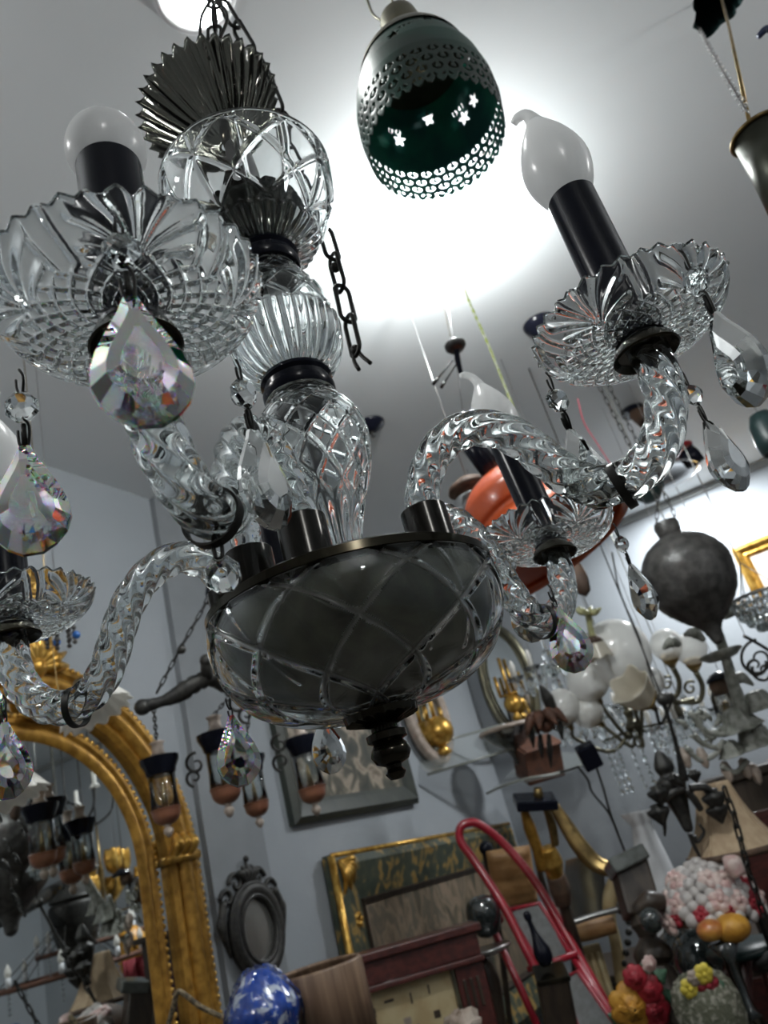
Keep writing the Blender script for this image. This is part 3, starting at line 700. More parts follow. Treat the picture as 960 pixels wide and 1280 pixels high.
ringc = cell(.0212, .0165, 0, lambda u, v: (np.hypot(u, v) < .74) & ~((np.hypot(u, v + .1) < .34)) & ~((np.abs(u) < .18) & (v > 0)))
mask &= ~(lace & ringc)
hem = (ZZ < .008) & (ZZ < .0075 * np.abs(np.cos(TT * 20))); mask &= ~(ZZ + .0002 < .0085 * (1 - np.abs(np.sin(TT * 20))))
up = (ZZ > .128) & (ZZ < .140) & (np.cos(TT * 5) > .8)
mask &= ~(up & cell(.0159, .0125, .128, lambda u, v: (np.abs(np.hypot(u, v) - .55) < .2) & (np.abs(u) > .2)))
for tc, zc_ in [(2.43, .122), (1.22, .118), (1.82, .150)] + [(3.0 + .6 * k, .122 if k % 2 else .150) for k in range(8)]:
    du = ((TT - tc + PI) % (2 * PI) - PI) * R_; dv = ZZ - zc_; an = np.arctan2(du, dv); rr = np.hypot(du, dv)
    mask &= ~(rr < .0115 * (.45 + .55 * np.abs(((an / (2 * PI / 5)) % 1) - .5) * 2) )
sh = MB().lathe(bo_, n_u, gl, ax, mask=mask, caps=False).build('pierced_shade', ['enamel', 'enamel_in'], lan)
sl = sh.modifiers.new('thickness', 'SOLIDIFY'); sl.thickness = .0012; sl.material_offset = 1
MB().lathe(np.vstack([bez([(R_ * .80, .158), (R_ * .745, .172), (R_ * .64, .190), (R_ * .5, .206), (.038, .214)], 30), [(.0003, .214), (.0003, .210)], bez([(.036, .210), (R_ * .48, .202), (R_ * .62, .187), (R_ * .73, .170), (R_ * .785, .158)], 30)]), 64, gl, ax, caps=False).build('brass_cap', 'dull_brass', lan)
MB().lathe([(.0003, .208), (.031, .208), (.031, .268), (.028, .282), (.012, .286), (.0003, .286)], 36, gl, ax).build('neck', 'dull_brass', lan, angle=40)
nk = gl + ax * .284; tp = np.array([nk[0] - .02, nk[1] + .02, CEIL])
cb = MB(); cb.tube(bez([nk + (-.004, 0, 0), nk + (-.03, 0, .03), nk + (-.035, .01, .1), tp], 20), .0022, 6); cb.tube(bez([nk + (.004, 0, 0), nk + (0, .0, .06), tp], 14), .0018, 6); cb.build('hanging_cord', 'dull_brass', lan)
MB().lathe([(.0003, .15), (.014, .15), (.016, .17), (.016, .20), (.0003, .20)], 20, gl, ax).build('lamp_socket', 'cream_paint', lan)
# --- brass rod and drum lamp at the right edge
dr = pt(948, 168, .92); dR = .0315
dl_ = thing('drum_pendant', 'dark metal drum lamp with a brass rim on a thin brass rod', 'pendant lamp', dr)
MB().lathe(np.vstack([[(dR * .94, -.001), (dR * .98, -.05), (dR * 1.15, -.115)], [(dR * 1.1, -.115), (dR * .94, -.05), (dR * .88, -.002)]]), 48, dr, wrap=True).build('drum_shade', mat('olive_metal', (.055, .06, .045), .35, .6, c2=(.09, .095, .075), scale=14), dl_)
r_ = MB(); r_.tube([dr + (dR * math.cos(t), dR * math.sin(t), 0) for t in np.linspace(0, 2 * PI, 48, endpoint=False)], .0026, 8, closed=True)
for t in (0.4, 2.5, 4.6): r_.tube([dr + (dR * math.cos(t), dR * math.sin(t), 0), dr + (0, 0, .004)], .0015, 6)
r_.build('rim', 'brass', dl_)
tp = on_z(899, -12, CEIL); rd = MB(); rd.tube([dr + (-.006, 0, .003), dr * .35 + tp * .65, tp], .0026, 8); rd.build('rod', 'brass', dl_)
c_ = MB(); e0 = on_z(878, 42, CEIL); chain(c_, bez([e0 + (0, 0, .02), (e0 + dr) / 2 + (0, 0, .02), pt(934, 140, .93)], 12), .024, .009, .0007)
tag(c_.build('hanging_chain', 'nickel'), 'thin silver chain dangling from the ragged hole in the ceiling', 'chain')
sb = MB(); sb.tube(bez([pt(948, 46, 1.1), pt(958, 36, 1.1), pt(985, 20, 1.12), pt(985, 20, 1.12) * (1, 1, 0) + (0, 0, CEIL)], 16), [.004, .006, .006], 8)
tag(sb.build('loose_cable', mat('navy_cord', (.012, .022, .07), .5)), 'short navy blue cable end by the top right corner', 'cable')
# --- black ceiling roses
def rose(px, py, r, label, h=.05):
    q = on_z(px, py, CEIL); root = thing('ceiling_rose', label, 'ceiling rose', q - (0, 0, h), 'black ceiling roses')
    MB().lathe([(.0003, -h), (r * .25, -h), (r * .5, -h * .8), (r * .9, -h * .35), (r, -.004), (r, 0), (.0003, 0)], 36, q).build('canopy', 'black', root)
    MB().lathe([(.0003, -h - .02), (.006, -h - .02), (.008, -h), (.0003, -h)], 12, q).build('cord_grip', 'iron', root)
rose(674, 404, .055, 'black ceiling rose behind the right candle dish'); rose(462, 530, .055, 'black ceiling rose right of the glass baluster', .035)
q = on_z(790, 512, CEIL)
sp = thing('ceiling_spotlight', 'small dark spotlight fixed to the ceiling behind the right arm', 'spotlight', q)
MB().lathe([(.0003, 0), (.05, 0), (.05, -.02), (.0003, -.02)], 28, q).build('base', 'black', sp, angle=40)
MB().lathe([(.0003, -.02), (.034, -.02), (.042, -.09), (.038, -.09), (.03, -.06), (.0003, -.05)], 28, q, norm((-.5, .2, 1))).build('lamp_head', 'brown', sp, angle=40)
q = pt(806, 604, 3.2)
tl = thing('teal_lantern', 'small dark teal lantern hanging behind the right arm', 'lantern', q)
MB().lathe([(.0003, -.09), (.03, -.085), (.07, -.04), (.075, .01), (.05, .06), (.012, .085), (.0003, .085)], 24, q).build('body', 'dkgreen', tl); MB().tube([q + (0, 0, .08), (q[0], q[1], CEIL)], .0013, 6).build('cord', 'nickel', tl)
q = pt(960, 540, 2.4)
tl = thing('teal_pendant', 'dark teal glass pendant lamp cut by the right edge of the view', 'pendant lamp', q)
MB().lathe(np.vstack([[(.012, .07), (.03, .065), (.045, .03), (.05, -.03), (.046, -.07)], [(.042, -.07), (.046, -.03), (.041, .03), (.012, .06)]]), 28, q, wrap=True).build('shade', 'dkgreen', tl); MB().tube([q + (0, 0, .066), (q[0], q[1], CEIL)], .0013, 6).build('cord', 'nickel', tl)
# --- fitting on the ceiling in front of the panel light
q = pt(842, 585, 3.3)
cf = thing('glass_dish_light', 'clear glass dish pendant with a red and black collar near the far ceiling light', 'pendant lamp', q)
MB().lathe(np.vstack([[(.02, .03), (.06, .025), (.13, .0), (.16, -.025)], [(.157, -.027), (.12, -.006), (.06, .018), (.02, .022)]]), 40, q + (-.06, 0, 0), wrap=True).build('glass_dish', 'thin_smoke', cf)
MB().lathe([(.0003, -.03), (.035, -.03), (.045, .0), (.04, .05), (.0003, .055)], 24, q + (.07, 0, .01), norm((1, -.1, .25))).build('black_collar', 'black', cf)
MB().lathe([(.02, .05), (.06, .052), (.064, .064), (.02, .07)], 24, q + (.05, 0, .01)).build('red_collar', 'red', cf)
MB().tube([q + (.03, 0, .03), (q[0] + .03, q[1], CEIL)], .0013, 6).build('cord', 'nickel', cf)
# --- cords hanging from the ceiling bulb
def cord(name, label, l, d, r, m): 
    P = pts(l, d); return tag(MB().tube(bez(P, 30), r, 6).build('electric_cable', m), label, 'cord')
cord('white_cord', 'frayed white cord hanging below the ceiling bulb to the black hook', [(543, 345, 1.85), (550, 370, 1.8), (557, 392, 1.75), (563, 420, 1.72)], 1, .0022, 'whitecord')
cord('yellow_cord', 'yellow and green earth cord hanging from the ceiling bulb to the orange lamp', [(575, 345, 1.85), (586, 376, 1.8), (610, 430, 1.75), (634, 490, 1.7), (654, 540, 1.66), (668, 588, 1.62)], 1, .0032, 'yellowcord')
cord('red_cord', 'thin red cord hanging behind the right pendant drops', [(722, 498, 2.6), (730, 528, 2.6), (745, 552, 2.6), (763, 580, 2.6)], 1, .0018, 'redcord')
cord('grey_cord', 'slack grey cord looping down past the black pierced ball lamp', [(765, 690, 2.9), (775, 740, 2.9), (800, 800, 2.9), (818, 860, 2.9)], 1, .003, 'iron')
# black hook with wires at the end of the white cord
q = pt(569, 432, 1.72)
hk = thing('black_cable_hook', 'round black ceiling hook with loose wire ends on the white cord', 'hook', q)
MB().lathe([(.0003, -.012), (.017, -.012), (.024, -.004), (.024, .004), (.012, .014), (.0003, .016)], 28, q).build('disc', 'iron', hk)
hm_ = MB(); hm_.tube(bez([q + (0, 0, -.01), pt(572, 450, 1.72), pt(577, 470, 1.72)], 10), [.006, .007, .005], 8); hm_.build('stem', 'black', hk)
wm = MB()
for p0, p1 in (((566, 450), (541, 481)), ((570, 456), (551, 485))): wm.tube(pts([p0, p1], 1.72), .0022, 6); wm.tube(pts([((p0[0] + p1[0] * 3) / 4, (p0[1] + p1[1] * 3) / 4), p1], 1.72), .0042, 6)
wm.build('wire_end', 'wire', hk)

# --- orange two-tier lamp
q = pt(688, 684, 1.62); RO = .180
orl = thing('orange_lamp', 'orange two tiered glass pendant lamp behind the small candle dish', 'pendant lamp', q)
oax = norm(np.array([0, 0, 1.]) + CAM_ROT @ np.array([-.34, 0, -.08]))
out = [(RO, -.012), (RO * 1.01, .004), (RO * .97, .03), (RO * .90, .052), (RO * .70, .085), (RO * .66, .094), (RO * .655, .100), (RO * .69, .112), (RO * .66, .15), (RO * .48, .185), (RO * .2, .205), (.02, .208)]
O = bez(out, 90); I = O.copy(); I[:, 0] = np.maximum(I[:, 0] - .009, .012); I[:, 1] -= .004
MB().lathe(np.vstack([O, I[::-1]]), 80, q, oax, wrap=True).build('glass_shade', 'orange', orl)
MB().tube([q + oax * -.012 + (lambda u, v: u * RO * .985 * math.cos(t) + v * RO * .985 * math.sin(t))(*basis(oax)[:2]) for t in np.linspace(0, 2 * PI, 80, endpoint=False)], .011, 10, closed=True).build('rolled_rim', 'orange', orl)
MB().lathe([(.0003, .20), (.026, .20), (.024, .30), (.016, .33), (.0003, .33)], 24, q, oax).build('black_cap', 'black', orl)
MB().tube([q + oax * .32, (q[0], q[1] + .05, CEIL)], .0013, 6).build('cord', 'nickel', orl)
# dark capped jar beyond it
q = pt(592, 624, 1.9)
j = thing('capped_glass_lamp', 'clear glass lamp with a brown cap left of the orange lamp', 'pendant lamp', q)
MB().lathe(np.vstack([[(.035, .03), (.05, .0), (.052, -.05), (.04, -.09), (.01, -.10)], [(.01, -.096), (.037, -.086), (.048, -.05), (.046, .0), (.032, .028)]]), 28, q, wrap=True).build('glass_body', 'thin', j)
MB().lathe([(.0003, .027), (.056, .027), (.052, .04), (.03, .055), (.006, .06), (.0003, .06)], 28, q).build('cap', 'brown', j); MB().tube([q + (0, 0, .05), (q[0], q[1], CEIL)], .0013, 6).build('cord', 'nickel', j)
# --- black pierced ball lamp
q = pt(862, 722, 2.35); RB = .134
bl_ = thing('black_ball_lamp', 'round black textured ball lamp with a pointed bottom hanging by chains', 'pendant lamp', q)
MB().lathe(bez([(.0003, -.212), (.012, -.208), (.020, -.185), (.034, -.155), (.075, -.118), (.118, -.065), (RB, .0), (.132, .05), (.098, .105), (.045, .138), (.034, .142)], 60), 56, q, disp=lambda T, S: .0016 * np.cos(T * 28) * np.cos(S * 70), caps=False).build('body', 'pottery', bl_)
MB().lathe([(.033, .138), (.036, .15), (.040, .175), (.036, .19), (.028, .19), (.028, .14)], 32, q).build('neck', 'pottery', bl_, angle=40)
for t, k in ((pt(822, 625, 2.45), -.03), (pt(842, 640, 2.45), .03)):
    cm_ = MB(); chain(cm_, [q + (k, 0, .185), t, t + np.array([-.03, .03, CEIL - t[2]])], .032, .011, .0016); cm_.build('hanging_chain', 'iron', bl_)

# --- carved beam with four hanging oil lamps
q = pt(232, 862, 2.0); e = norm(pt(300, 838, 2.10) - pt(180, 885, 1.92))
bf = thing('oil_lamp_chandelier', 'dark carved beam chandelier carrying four glass oil lamps in front of the left wall', 'chandelier', q)
L_ = pt(178, 884, 1.93); R2 = pt(345, 842, 2.14); bm_ = MB()
P = bez([L_, pt(215, 872, 1.96), pt(262, 848, 2.02), pt(305, 862, 2.08), R2], 50)
bm_.tube(P, [.016, .012, .022, .02, .026, .02, .014], 14, prof=lambda th, s: 1 + .12 * np.sign(np.cos(th * 4 + s * 110)))
bm_.ball(L_, .021, 12); bm_.ball(pt(258, 826, 2.0), .018, 12); bm_.tube(bez([pt(262, 850, 2.02), pt(258, 838, 2.0), pt(258, 826, 2.0)], 10), .015, 10)
bm_.build('carved_beam', 'iron', bf)
cc = MB(); 
for a_, b_ in (((196, 866, 1.95), (228, 806, 1.97)), ((228, 806, 1.97), (252, 764, 2.0)), ((252, 764, 2.0), (266, 735, 2.02))): chain(cc, [pt(*a_), pt(*b_)], .026, .009, .0018)
cc.ball(pt(227, 812, 1.97), .012, 10); tpp = pt(266, 735, 2.02); cc.tube([tpp, (tpp[0], tpp[1], CEIL)], .0013, 6); cc.build('hanging_chain', 'iron', bf)
sm = MB(); tpk = pt(266, 742, 2.02); sm.lathe([(.0003, -.03), (.02, -.025), (.014, -.01), (.02, .0), (.012, .03), (.0003, .035)], 16, tpk); sm.build('black_cap', 'black', bf)
ex = norm(CAM_ROT @ np.array([1, 0, 0])); ez = norm(CAM_ROT @ np.array([0, 1, 0]))
for c_, r, tn, a0 in (((245, 955), .030, 1.1, 1.6), ((243, 972), .024, -1.1, 4.7), ((298, 880), .026, 1.1, 2), ((308, 893), .024, -1.2, 5), ((350, 930), .026, 1.1, 1.6), ((352, 952), .026, -1.1, 4.7), ((420, 935), .028, 1.1, 1.2)):
    s2 = MB(); scroll(s2, pt(*c_, 2.0), r, tn, a0, ex, ez, .0042); s2.build('scroll_bracket', 'iron', bf)
def oil_lamp(cx, yt, yb, d, w_, label):
    """glass oil lamp; px column cx, from the top of the black cap to the finial"""
    b = pt(cx, yb, d); t_ = pt(cx - (yb - yt) * .15, yt, d); H = (t_ - b)[2] * 1.0; W_ = w_ * d / F
    root = thing('oil_lamp', label, 'oil lamp', b, 'oil lamps on the carved beam')
    MB().lathe([(.0003, 0), (W_ * .16, .004), (W_ * .30, H * .07), (W_ * .26, H * .11), (W_ * .12, H * .135), (W_ * .3, H * .155), (.0003, H * .16)], 20, b).build('finial', 'stone', root)
    MB().lathe(bez([(.0003, H * .155), (W_ * .42, H * .165), (W_ * .76, H * .23), (W_ * .86, H * .32), (W_ * .86, H * .35), (.0003, H * .35)], 24), 28, b, caps=False).build('font', 'amber', root)
    MB().lathe(np.vstack([[(W_ * .87, H * .335), (W_ * .80, H * .52), (W_ * .84, H * .86)], [(W_ * .80, H * .86), (W_ * .76, H * .52), (W_ * .83, H * .345)]]), 28, b, wrap=True).build('glass_chimney', 'thin', root)
    MB().lathe([(.0003, H * .34), (W_ * .2, H * .35), (W_ * .16, H * .5), (W_ * .06, H * .62), (.0003, H * .66)], 14, b).build('burner', 'brass', root)
    MB().lathe([(W_ * .80, H * .76), (W_ * .90, H * .78), (W_ * .96, H * .84), (W_ * 1.18, H * .93), (W_ * 1.2, H * .985), (W_ * .9, H), (.0003, H)], 28, b).build('black_cap', 'black', root, angle=40)
    nk_ = MB(); nk_.lathe([(.0003, H), (W_ * .45, H), (W_ * .5, H * 1.03), (W_ * .36, H * 1.05), (W_ * .36, H * 1.16), (W_ * .5, H * 1.18), (W_ * .3, H * 1.2), (.0003, H * 1.2)], 18, b); nk_.build('neck', 'stone', root)
    up_ = b + np.array([0, 0, H * 1.2]); near = P[np.argmin(np.linalg.norm(P[:, :2] - up_[:2], axis=1))]; cm = MB(); chain(cm, [up_, (up_ + near) / 2, near], .022, .008, .0016); cm.build('chain', 'iron', root)
oil_lamp(212, 938, 1047, 1.96, 21, 'oil lamp with an amber base hanging in front of the gilded mirror frame')
oil_lamp(288, 905, 1022, 2.02, 22, 'oil lamp with an amber base behind the small crystal drop')
oil_lamp(326, 938, 1035, 2.10, 18, 'smallest oil lamp hanging between its neighbours against the grey pier')
oil_lamp(397, 912, 1020, 2.10, 20, 'oil lamp hanging in front of the dark framed still life')
# --- blue beaded lamp and frilled shades near the mirror top
q = pt(72, 762, 1.75)
bb_ = thing('blue_bead_lamp', 'small blue hanging lamp with strings of beads above the gilded mirror', 'pendant lamp', q)
MB().lathe(np.vstack([[(.01, .035), (.025, .032), (.038, .01), (.036, -.015)], [(.032, -.015), (.034, .008), (.022, .027), (.01, .03)]]), 28, q, wrap=True).build('blue_shade', 'blue_bead', bb_)
for k in range(7):
    a_ = 2 * PI * k / 7
    bdm = MB(); bdm.tube([q + np.array([.03 * math.cos(a_), .03 * math.sin(a_), z_]) for z_ in (-.01, -.085)], .001, 5)
    for j_ in range(6): bdm.ball(q + np.array([.03 * math.cos(a_), .03 * math.sin(a_), -.024 - j_ * .0115]), .0055, 8)
    bdm.build('bead_string', 'pottery', bb_)
    if k % 2: MB().ball(q + np.array([.034 * math.cos(a_), .034 * math.sin(a_), -.066]), .0095, 10).build('blue_bead', 'blue_bead', bb_)
MB().tube([q + (0, 0, .03), (q[0], q[1], CEIL)], .001, 6).build('cord', 'nickel', bb_)
def frilled(px, py, d, R0, label, axd, mt='milk'):
    q = pt(px, py, d); root = thing('frilled_shade', label, 'lamp shade', q, 'frilled milk glass shades')
    fr_ = lambda T, S: (.0045 * np.cos(T * 14) * np.clip(np.minimum(S, 1 - S) * 2.2, 0, 1), .004 * np.cos(T * 14) * np.clip(np.minimum(S, 1 - S) * 2, 0, 1))
    MB().lathe(np.vstack([bez([(R0 * .3, 0), (R0 * .62, .018), (R0 * .82, .042), (R0, .068)], 20), bez([(R0 * .95, .067), (R0 * .77, .043), (R0 * .57, .021), (R0 * .25, .004)], 20)]), 112, q, axd, disp=fr_, wrap=True).build('shade', mt, root)
    g = MB(); g.lathe([(.0003, -.02), (R0 * .2, -.016), (R0 * .34, .0), (R0 * .3, .01), (.0003, .01)], 20, q, axd); e_ = q - np.array(axd) * .018
    g.tube(bez([e_, e_ + np.array([-.03, .0, -.02]), e_ + np.array([-.07, .0, .02]), np.array([e_[0] - .09, e_[1], CEIL])], 30), .0013, 6); g.build('holder', 'brass', root)
frilled(104, 858, 1.62, .074, 'frilled milk glass shade above the carved mirror crest', norm(CAM_ROT @ np.array([.55, -.75, .35])))
frilled(0, 962, 1.5, .068, 'frilled milk glass shade low at the left edge before the mirror', norm(CAM_ROT @ np.array([.5, -.8, .3])))
# ================================================================== the right-hand and lower clutter
ex = norm(CAM_ROT[:, 0]); ey = norm(CAM_ROT[:, 1]); ew = norm(CAM_ROT[:, 2])     # image right, image up, towards the viewer
def V2(px, py, d): return pt(px, py, d)
def upright(mb, px, py, d, prof, nu=28, mi=0, disp=None, ax=(0, 0, 1), wrap=False, caps=True):
    k = d / F; return mb.lathe([(r * k, h * k * 1.06) for r, h in prof], nu, pt(px, py, d), ax, mi=mi, disp=disp, wrap=wrap, caps=caps)
def ptube(mb, l, d, w, n=8, smooth=24):
    P = pts(l, d); k = d / F; return mb.tube(bez(P, smooth) if smooth and len(P) > 2 else P, np.array(w) * k if not np.isscalar(w) else w * k, n)
def hang(root, p, r=.0012, m='nickel', name='cord'):
    r = min(r, .0022); MB().tube([p, (p[0], p[1], CEIL)], r, 6).build(name, m, root)

# --- chandelier of white glass globes
d = 3.0; hub = pt(792, 908, d)
g = thing('globe_chandelier', 'brass chandelier with five white glass globes and crystal strings on the right', 'chandelier', hub)
for (x, y, r), (ax_, ay) in zip(((770, 817, 43), (735, 851, 26), (813, 852, 18), (734, 890, 20), (703, 884, 23)), ((788, 868), (752, 880), (806, 876), (752, 905), (715, 912))):
    c = pt(x, y, d); dn = norm(pt(ax_, ay, d) - c); k = d / F
    MB().ball(c, r * k, 24).build('globe', 'big_globe', g)
    q = c + dn * r * k * .9
    MB().lathe([(.0003, .035), (.010, .03), (.013, .012), (.030, -.004), (.034, -.014), (.0003, -.006)], 18, q, dn).build('cup', 'brass', g)
    MB().tube(bez([q + dn * .03, q + dn * .07, (q + dn * .12 + hub) / 2 + (0, 0, -.05), hub], 18), [.006, .008, .007], 8).build('arm', 'dull_brass', g)
b = MB(); b.lathe(bez([(.0003, -.09), (.014, -.08), (.02, -.05), (.012, -.03), (.034, 0), (.014, .03), (.02, .06), (.008, .09), (.006, .30)], 40), 20, hub); b.build('hub', 'dull_brass', g)
for i in range(9):
    a_ = 2 * PI * i / 9; s_ = MB(); c = hub + np.array([.13 * math.cos(a_), .13 * math.sin(a_), -.02]); L = 7
    s_.tube([c, c + (0, 0, -.03 * L)], .0012, 4)
    for j in range(L): s_.ball(c + (0, 0, -.03 * (j + .5)), .0085, 8, (1, 1, 1.5))
    s_.build('crystal_string', 'glass', g, False)
    MB().tube([hub + (0, 0, -.01), c], .003, 5).build('spoke', 'dull_brass', g)
hang(g, hub + (0, 0, .29), .004, 'dull_brass', 'hanging_rod')
# --- two-light wall bracket
d = 3.15
t2 = thing('two_light_bracket', 'aged brass two branch lamp bracket with clear globes right of the big white globe', 'wall lamp', pt(848, 880, d))
for cx, cy, gx_, gy in ((839, 828, 832, 803), (868, 834, 862, 808)):
    c = pt(cx, cy, d); u_ = norm(pt(gx_, gy, d) - c)
    MB().lathe([(.0003, -.02), (.012, -.02), (.03, .005), (.04, .03), (.03, .028), (.022, .01), (.0003, .005)], 20, c, u_).build('cup', 'brass', t2)
    MB().ball(c + u_ * .075, .066, 22).build('globe', 'big_globe', t2)
    m_ = MB(); ptube(m_, [(cx + 2, cy + 6), (cx + 10, cy + 24), (cx + 6, cy + 42), (cx - 14, cy + 44), (846, 876)], d, [3.6, 3.2, 3, 2.6]); m_.build('arm', 'dull_brass', t2)
    m_ = MB(); scroll(m_, pt(cx - 5, cy + 26, d), .030, 1.2, 1, ex, ey, .006); m_.build('scroll', 'dull_brass', t2)
m_ = MB(); ptube(m_, [(820, 868), (845, 878), (868, 874)], d, 3); upright(m_, 848, 890, d, [(.2, -10), (4, -8), (6, 0), (4, 8), (5, 16), (.2, 18)]); m_.build('back_bar', 'dull_brass', t2)
hang(t2, pt(848, 872, d), .003, 'dull_brass', 'hanging_rod')
# --- cream tulip lamps
def tulip(px, py, d, s, axd, label, topm='dull_brass', m='cream', holder='brass'):
    q = pt(px, py, d); k = s * d / F; root = thing('tulip_lamp', label, 'lamp', q)
    ds = lambda T, S: (k * .09 * np.cos(T * 5) * np.clip(np.minimum(S, 1 - S) * 2, 0, 1), k * .16 * np.cos(T * 5) * np.clip(np.minimum(S, 1 - S) * 2 - .4, 0, 1))
    MB().lathe(np.vstack([bez([(k * .2, 0), (k * .55, k * .2), (k * .7, k * .7), (k * .85, k * 1.25)], 18), bez([(k * .8, k * 1.22), (k * .63, k * .7), (k * .48, k * .24), (k * .16, k * .06)], 18)]), 60, q, axd, disp=ds, wrap=True).build('petal_shade', m, root)
    h = MB(); h.lathe([(.0003, -k * .75), (k * .10, -k * .7), (k * .14, -k * .4), (k * .42, -k * .1), (k * .6, k * .22), (k * .5, k * .2), (.0003, k * .02)], 20, q, axd, disp=lambda T, S: (k * .06 * np.cos(T * 5) * S, 0)); h.build('holder', holder, root)
    return root, q, k
r_, q, k = tulip(808, 876, 2.85, 30, norm(-.75 * ex + .65 * ey + .35 * ew), 'cream petal shade in a brown brass holder below the big white globe'); m_ = MB(); m_.tube(bez([q - norm(-.75 * ex + .65 * ey) * k * .5, pt(826, 905, 2.85), pt(838, 880, 2.86), pt(836, 872, 2.86)], 14), .006, 8); m_.ball(pt(836, 872, 2.86), .022, 10); m_.build('stem', 'iron', r_); hang(r_, pt(836, 872, 2.86))
r_, q, k = tulip(742, 800, 2.9, 19, norm(.25 * ex - .9 * ey + .3 * ew), 'cream and brown petal lamp hanging under a yellow green flower', holder='brown')
m_ = MB(); c = pt(735, 768, 2.9)
for i in range(6): a_ = i * PI / 3; m_.tube(bez([c, c + .03 * (math.cos(a_) * ex + math.sin(a_) * ew) + .01 * ey, c + .05 * (math.cos(a_) * ex + math.sin(a_) * ew) + .025 * ey], 8), [.008, .014, .003], 6)
m_.tube(bez([c, pt(738, 785, 2.9), q], 8), .012, 8); m_.build('flower_finial', mat('yellow_green_enamel', (.33, .33, .17), .5), r_); hang(r_, c)
# --- rusty flower pendant with dark drops
d = 2.95; c = pt(682, 905, d)
r_ = thing('rust_flower_pendant', 'rust brown metal flower pendant with dark spikes hanging below the twisted arm', 'pendant lamp', c)
m_ = MB(); 
for i in range(8): a_ = i * PI / 4; v_ = np.array([math.cos(a_), math.sin(a_), 0]); m_.tube(bez([c + (0, 0, .02), c + v_ * .05 + (0, 0, .03), c + v_ * .085 + (0, 0, -.02)], 8), [.012, .026, .005], 7)
m_.ball(c, .034, 12); m_.build('petals', 'rust', r_)
for i, (x, y0, y1) in enumerate(((675, 918, 948), (686, 918, 960), (700, 900, 925), (664, 908, 935))): m_ = MB(); ptube(m_, [(x, y0), (x + 1, (y0 + y1) / 2), (x + 3, y1)], d, [2.4, 4.2, .8]); m_.build('drop', 'iron', r_)
m_ = MB(); ptube(m_, [(676, 857), (684, 872), (692, 892), (690, 902)], d, [3, 8, 6, 4]); m_.build('stem', 'iron', r_); hang(r_, pt(677, 858, d))
q = pt(730, 716, 2.3); r_ = thing('brown_drop_ornament', 'dark brown drop ornament hanging under the orange lamp rim', 'ornament', q)
upright(MB(), 730, 738, 2.3, [(.2, -8), (8, -2), (11, 14), (9, 30), (4, 44), (.2, 46)]).build('body', 'brown', r_); hang(r_, q + (0, 0, .06))
# --- grey green leaf chandelier
d = 2.55
lc = thing('leaf_chandelier', 'grey green metal leaf chandelier with a flat drip pan at the right edge', 'chandelier', pt(925, 900, d))
m_ = MB(); ptube(m_, [(866, 728), (884, 762), (898, 795), (906, 818), (915, 850), (926, 885), (935, 930)], d, [5, 6, 7, 6, 7, 9, 8]); m_.build('stem', 'greyleaf', lc)
upright(MB(), 903, 822, d, [(.2, -3), (18, -1), (27, 5), (26, 7), (.2, 6)]).build('drip_pan', 'greyleaf', lc)
for i, (x, y, a0, L) in enumerate(((872, 770, 2.6, 30), (890, 775, .6, 28), (880, 800, 2.9, 26), (905, 772, .2, 34), (850, 806, 3.4, 22), (925, 770, -.4, 40), (912, 850, -.2, 30))):
    e_ = (x + L * math.cos(a0), y - L * math.sin(a0)); m_ = MB(); ptube(m_, [(x, y), ((x + e_[0]) / 2, (y + e_[1]) / 2 - 6), e_], d, [3.5, 8, 2], 7); m_.build('leaf', 'greyleaf', lc)
for i, (x, y, s_) in enumerate(((925, 905, 24), (950, 880, 20), (945, 925, 24), (915, 940, 16))):
    c = pt(x, y, d); k = s_ * d / F
    MB().lathe(np.vstack([bez([(k * .15, k * .9), (k * .5, k * .75), (k * .75, k * .2), (k * 1.1, -k * .25)], 16), bez([(k * 1.02, -k * .24), (k * .66, k * .2), (k * .42, k * .66), (k * .1, k * .8)], 16)]), 40, c, norm(np.array([-.1, 0, 1.]) + .2 * ew), wrap=True, disp=lambda T, S: (k * .1 * np.cos(T * 6), 0)).build('bell_leaf', 'greyleaf', lc)
for l in ([(862, 890), (880, 912), (905, 918), (925, 905), (928, 880)], [(858, 935), (875, 950), (895, 942), (905, 925)], [(868, 918), (880, 930), (900, 936)], [(902, 958), (920, 965), (935, 950)]):
    m_ = MB(); ptube(m_, l, d, 3.4); m_.build('arm', 'greyleaf', lc)
for x, y in ((882, 945), (912, 962), (935, 958), (948, 965), (860, 945)):
    upright(MB(), x, y + 10, d, [(.2, -6), (4, -2), (7, 8), (5, 17), (.2, 20)], 14).build('bud', 'stone', lc)
for k_ in range(14):
    x, y = 845 + rng.uniform(0, 55), 880 + rng.uniform(0, 55); L = rng.uniform(10, 22); a0 = rng.uniform(0, 6.28)
    m_ = MB(); ptube(m_, [(x, y), (x + L * .5 * math.cos(a0) + 4, y + L * .5 * math.sin(a0)), (x + L * math.cos(a0), y + L * math.sin(a0))], d + .1, [1.5, 4, 1], 6); m_.build('leaf', 'greyleaf', lc)
hang(lc, pt(866, 728, d), .005, 'greyleaf', 'hanging_rod')
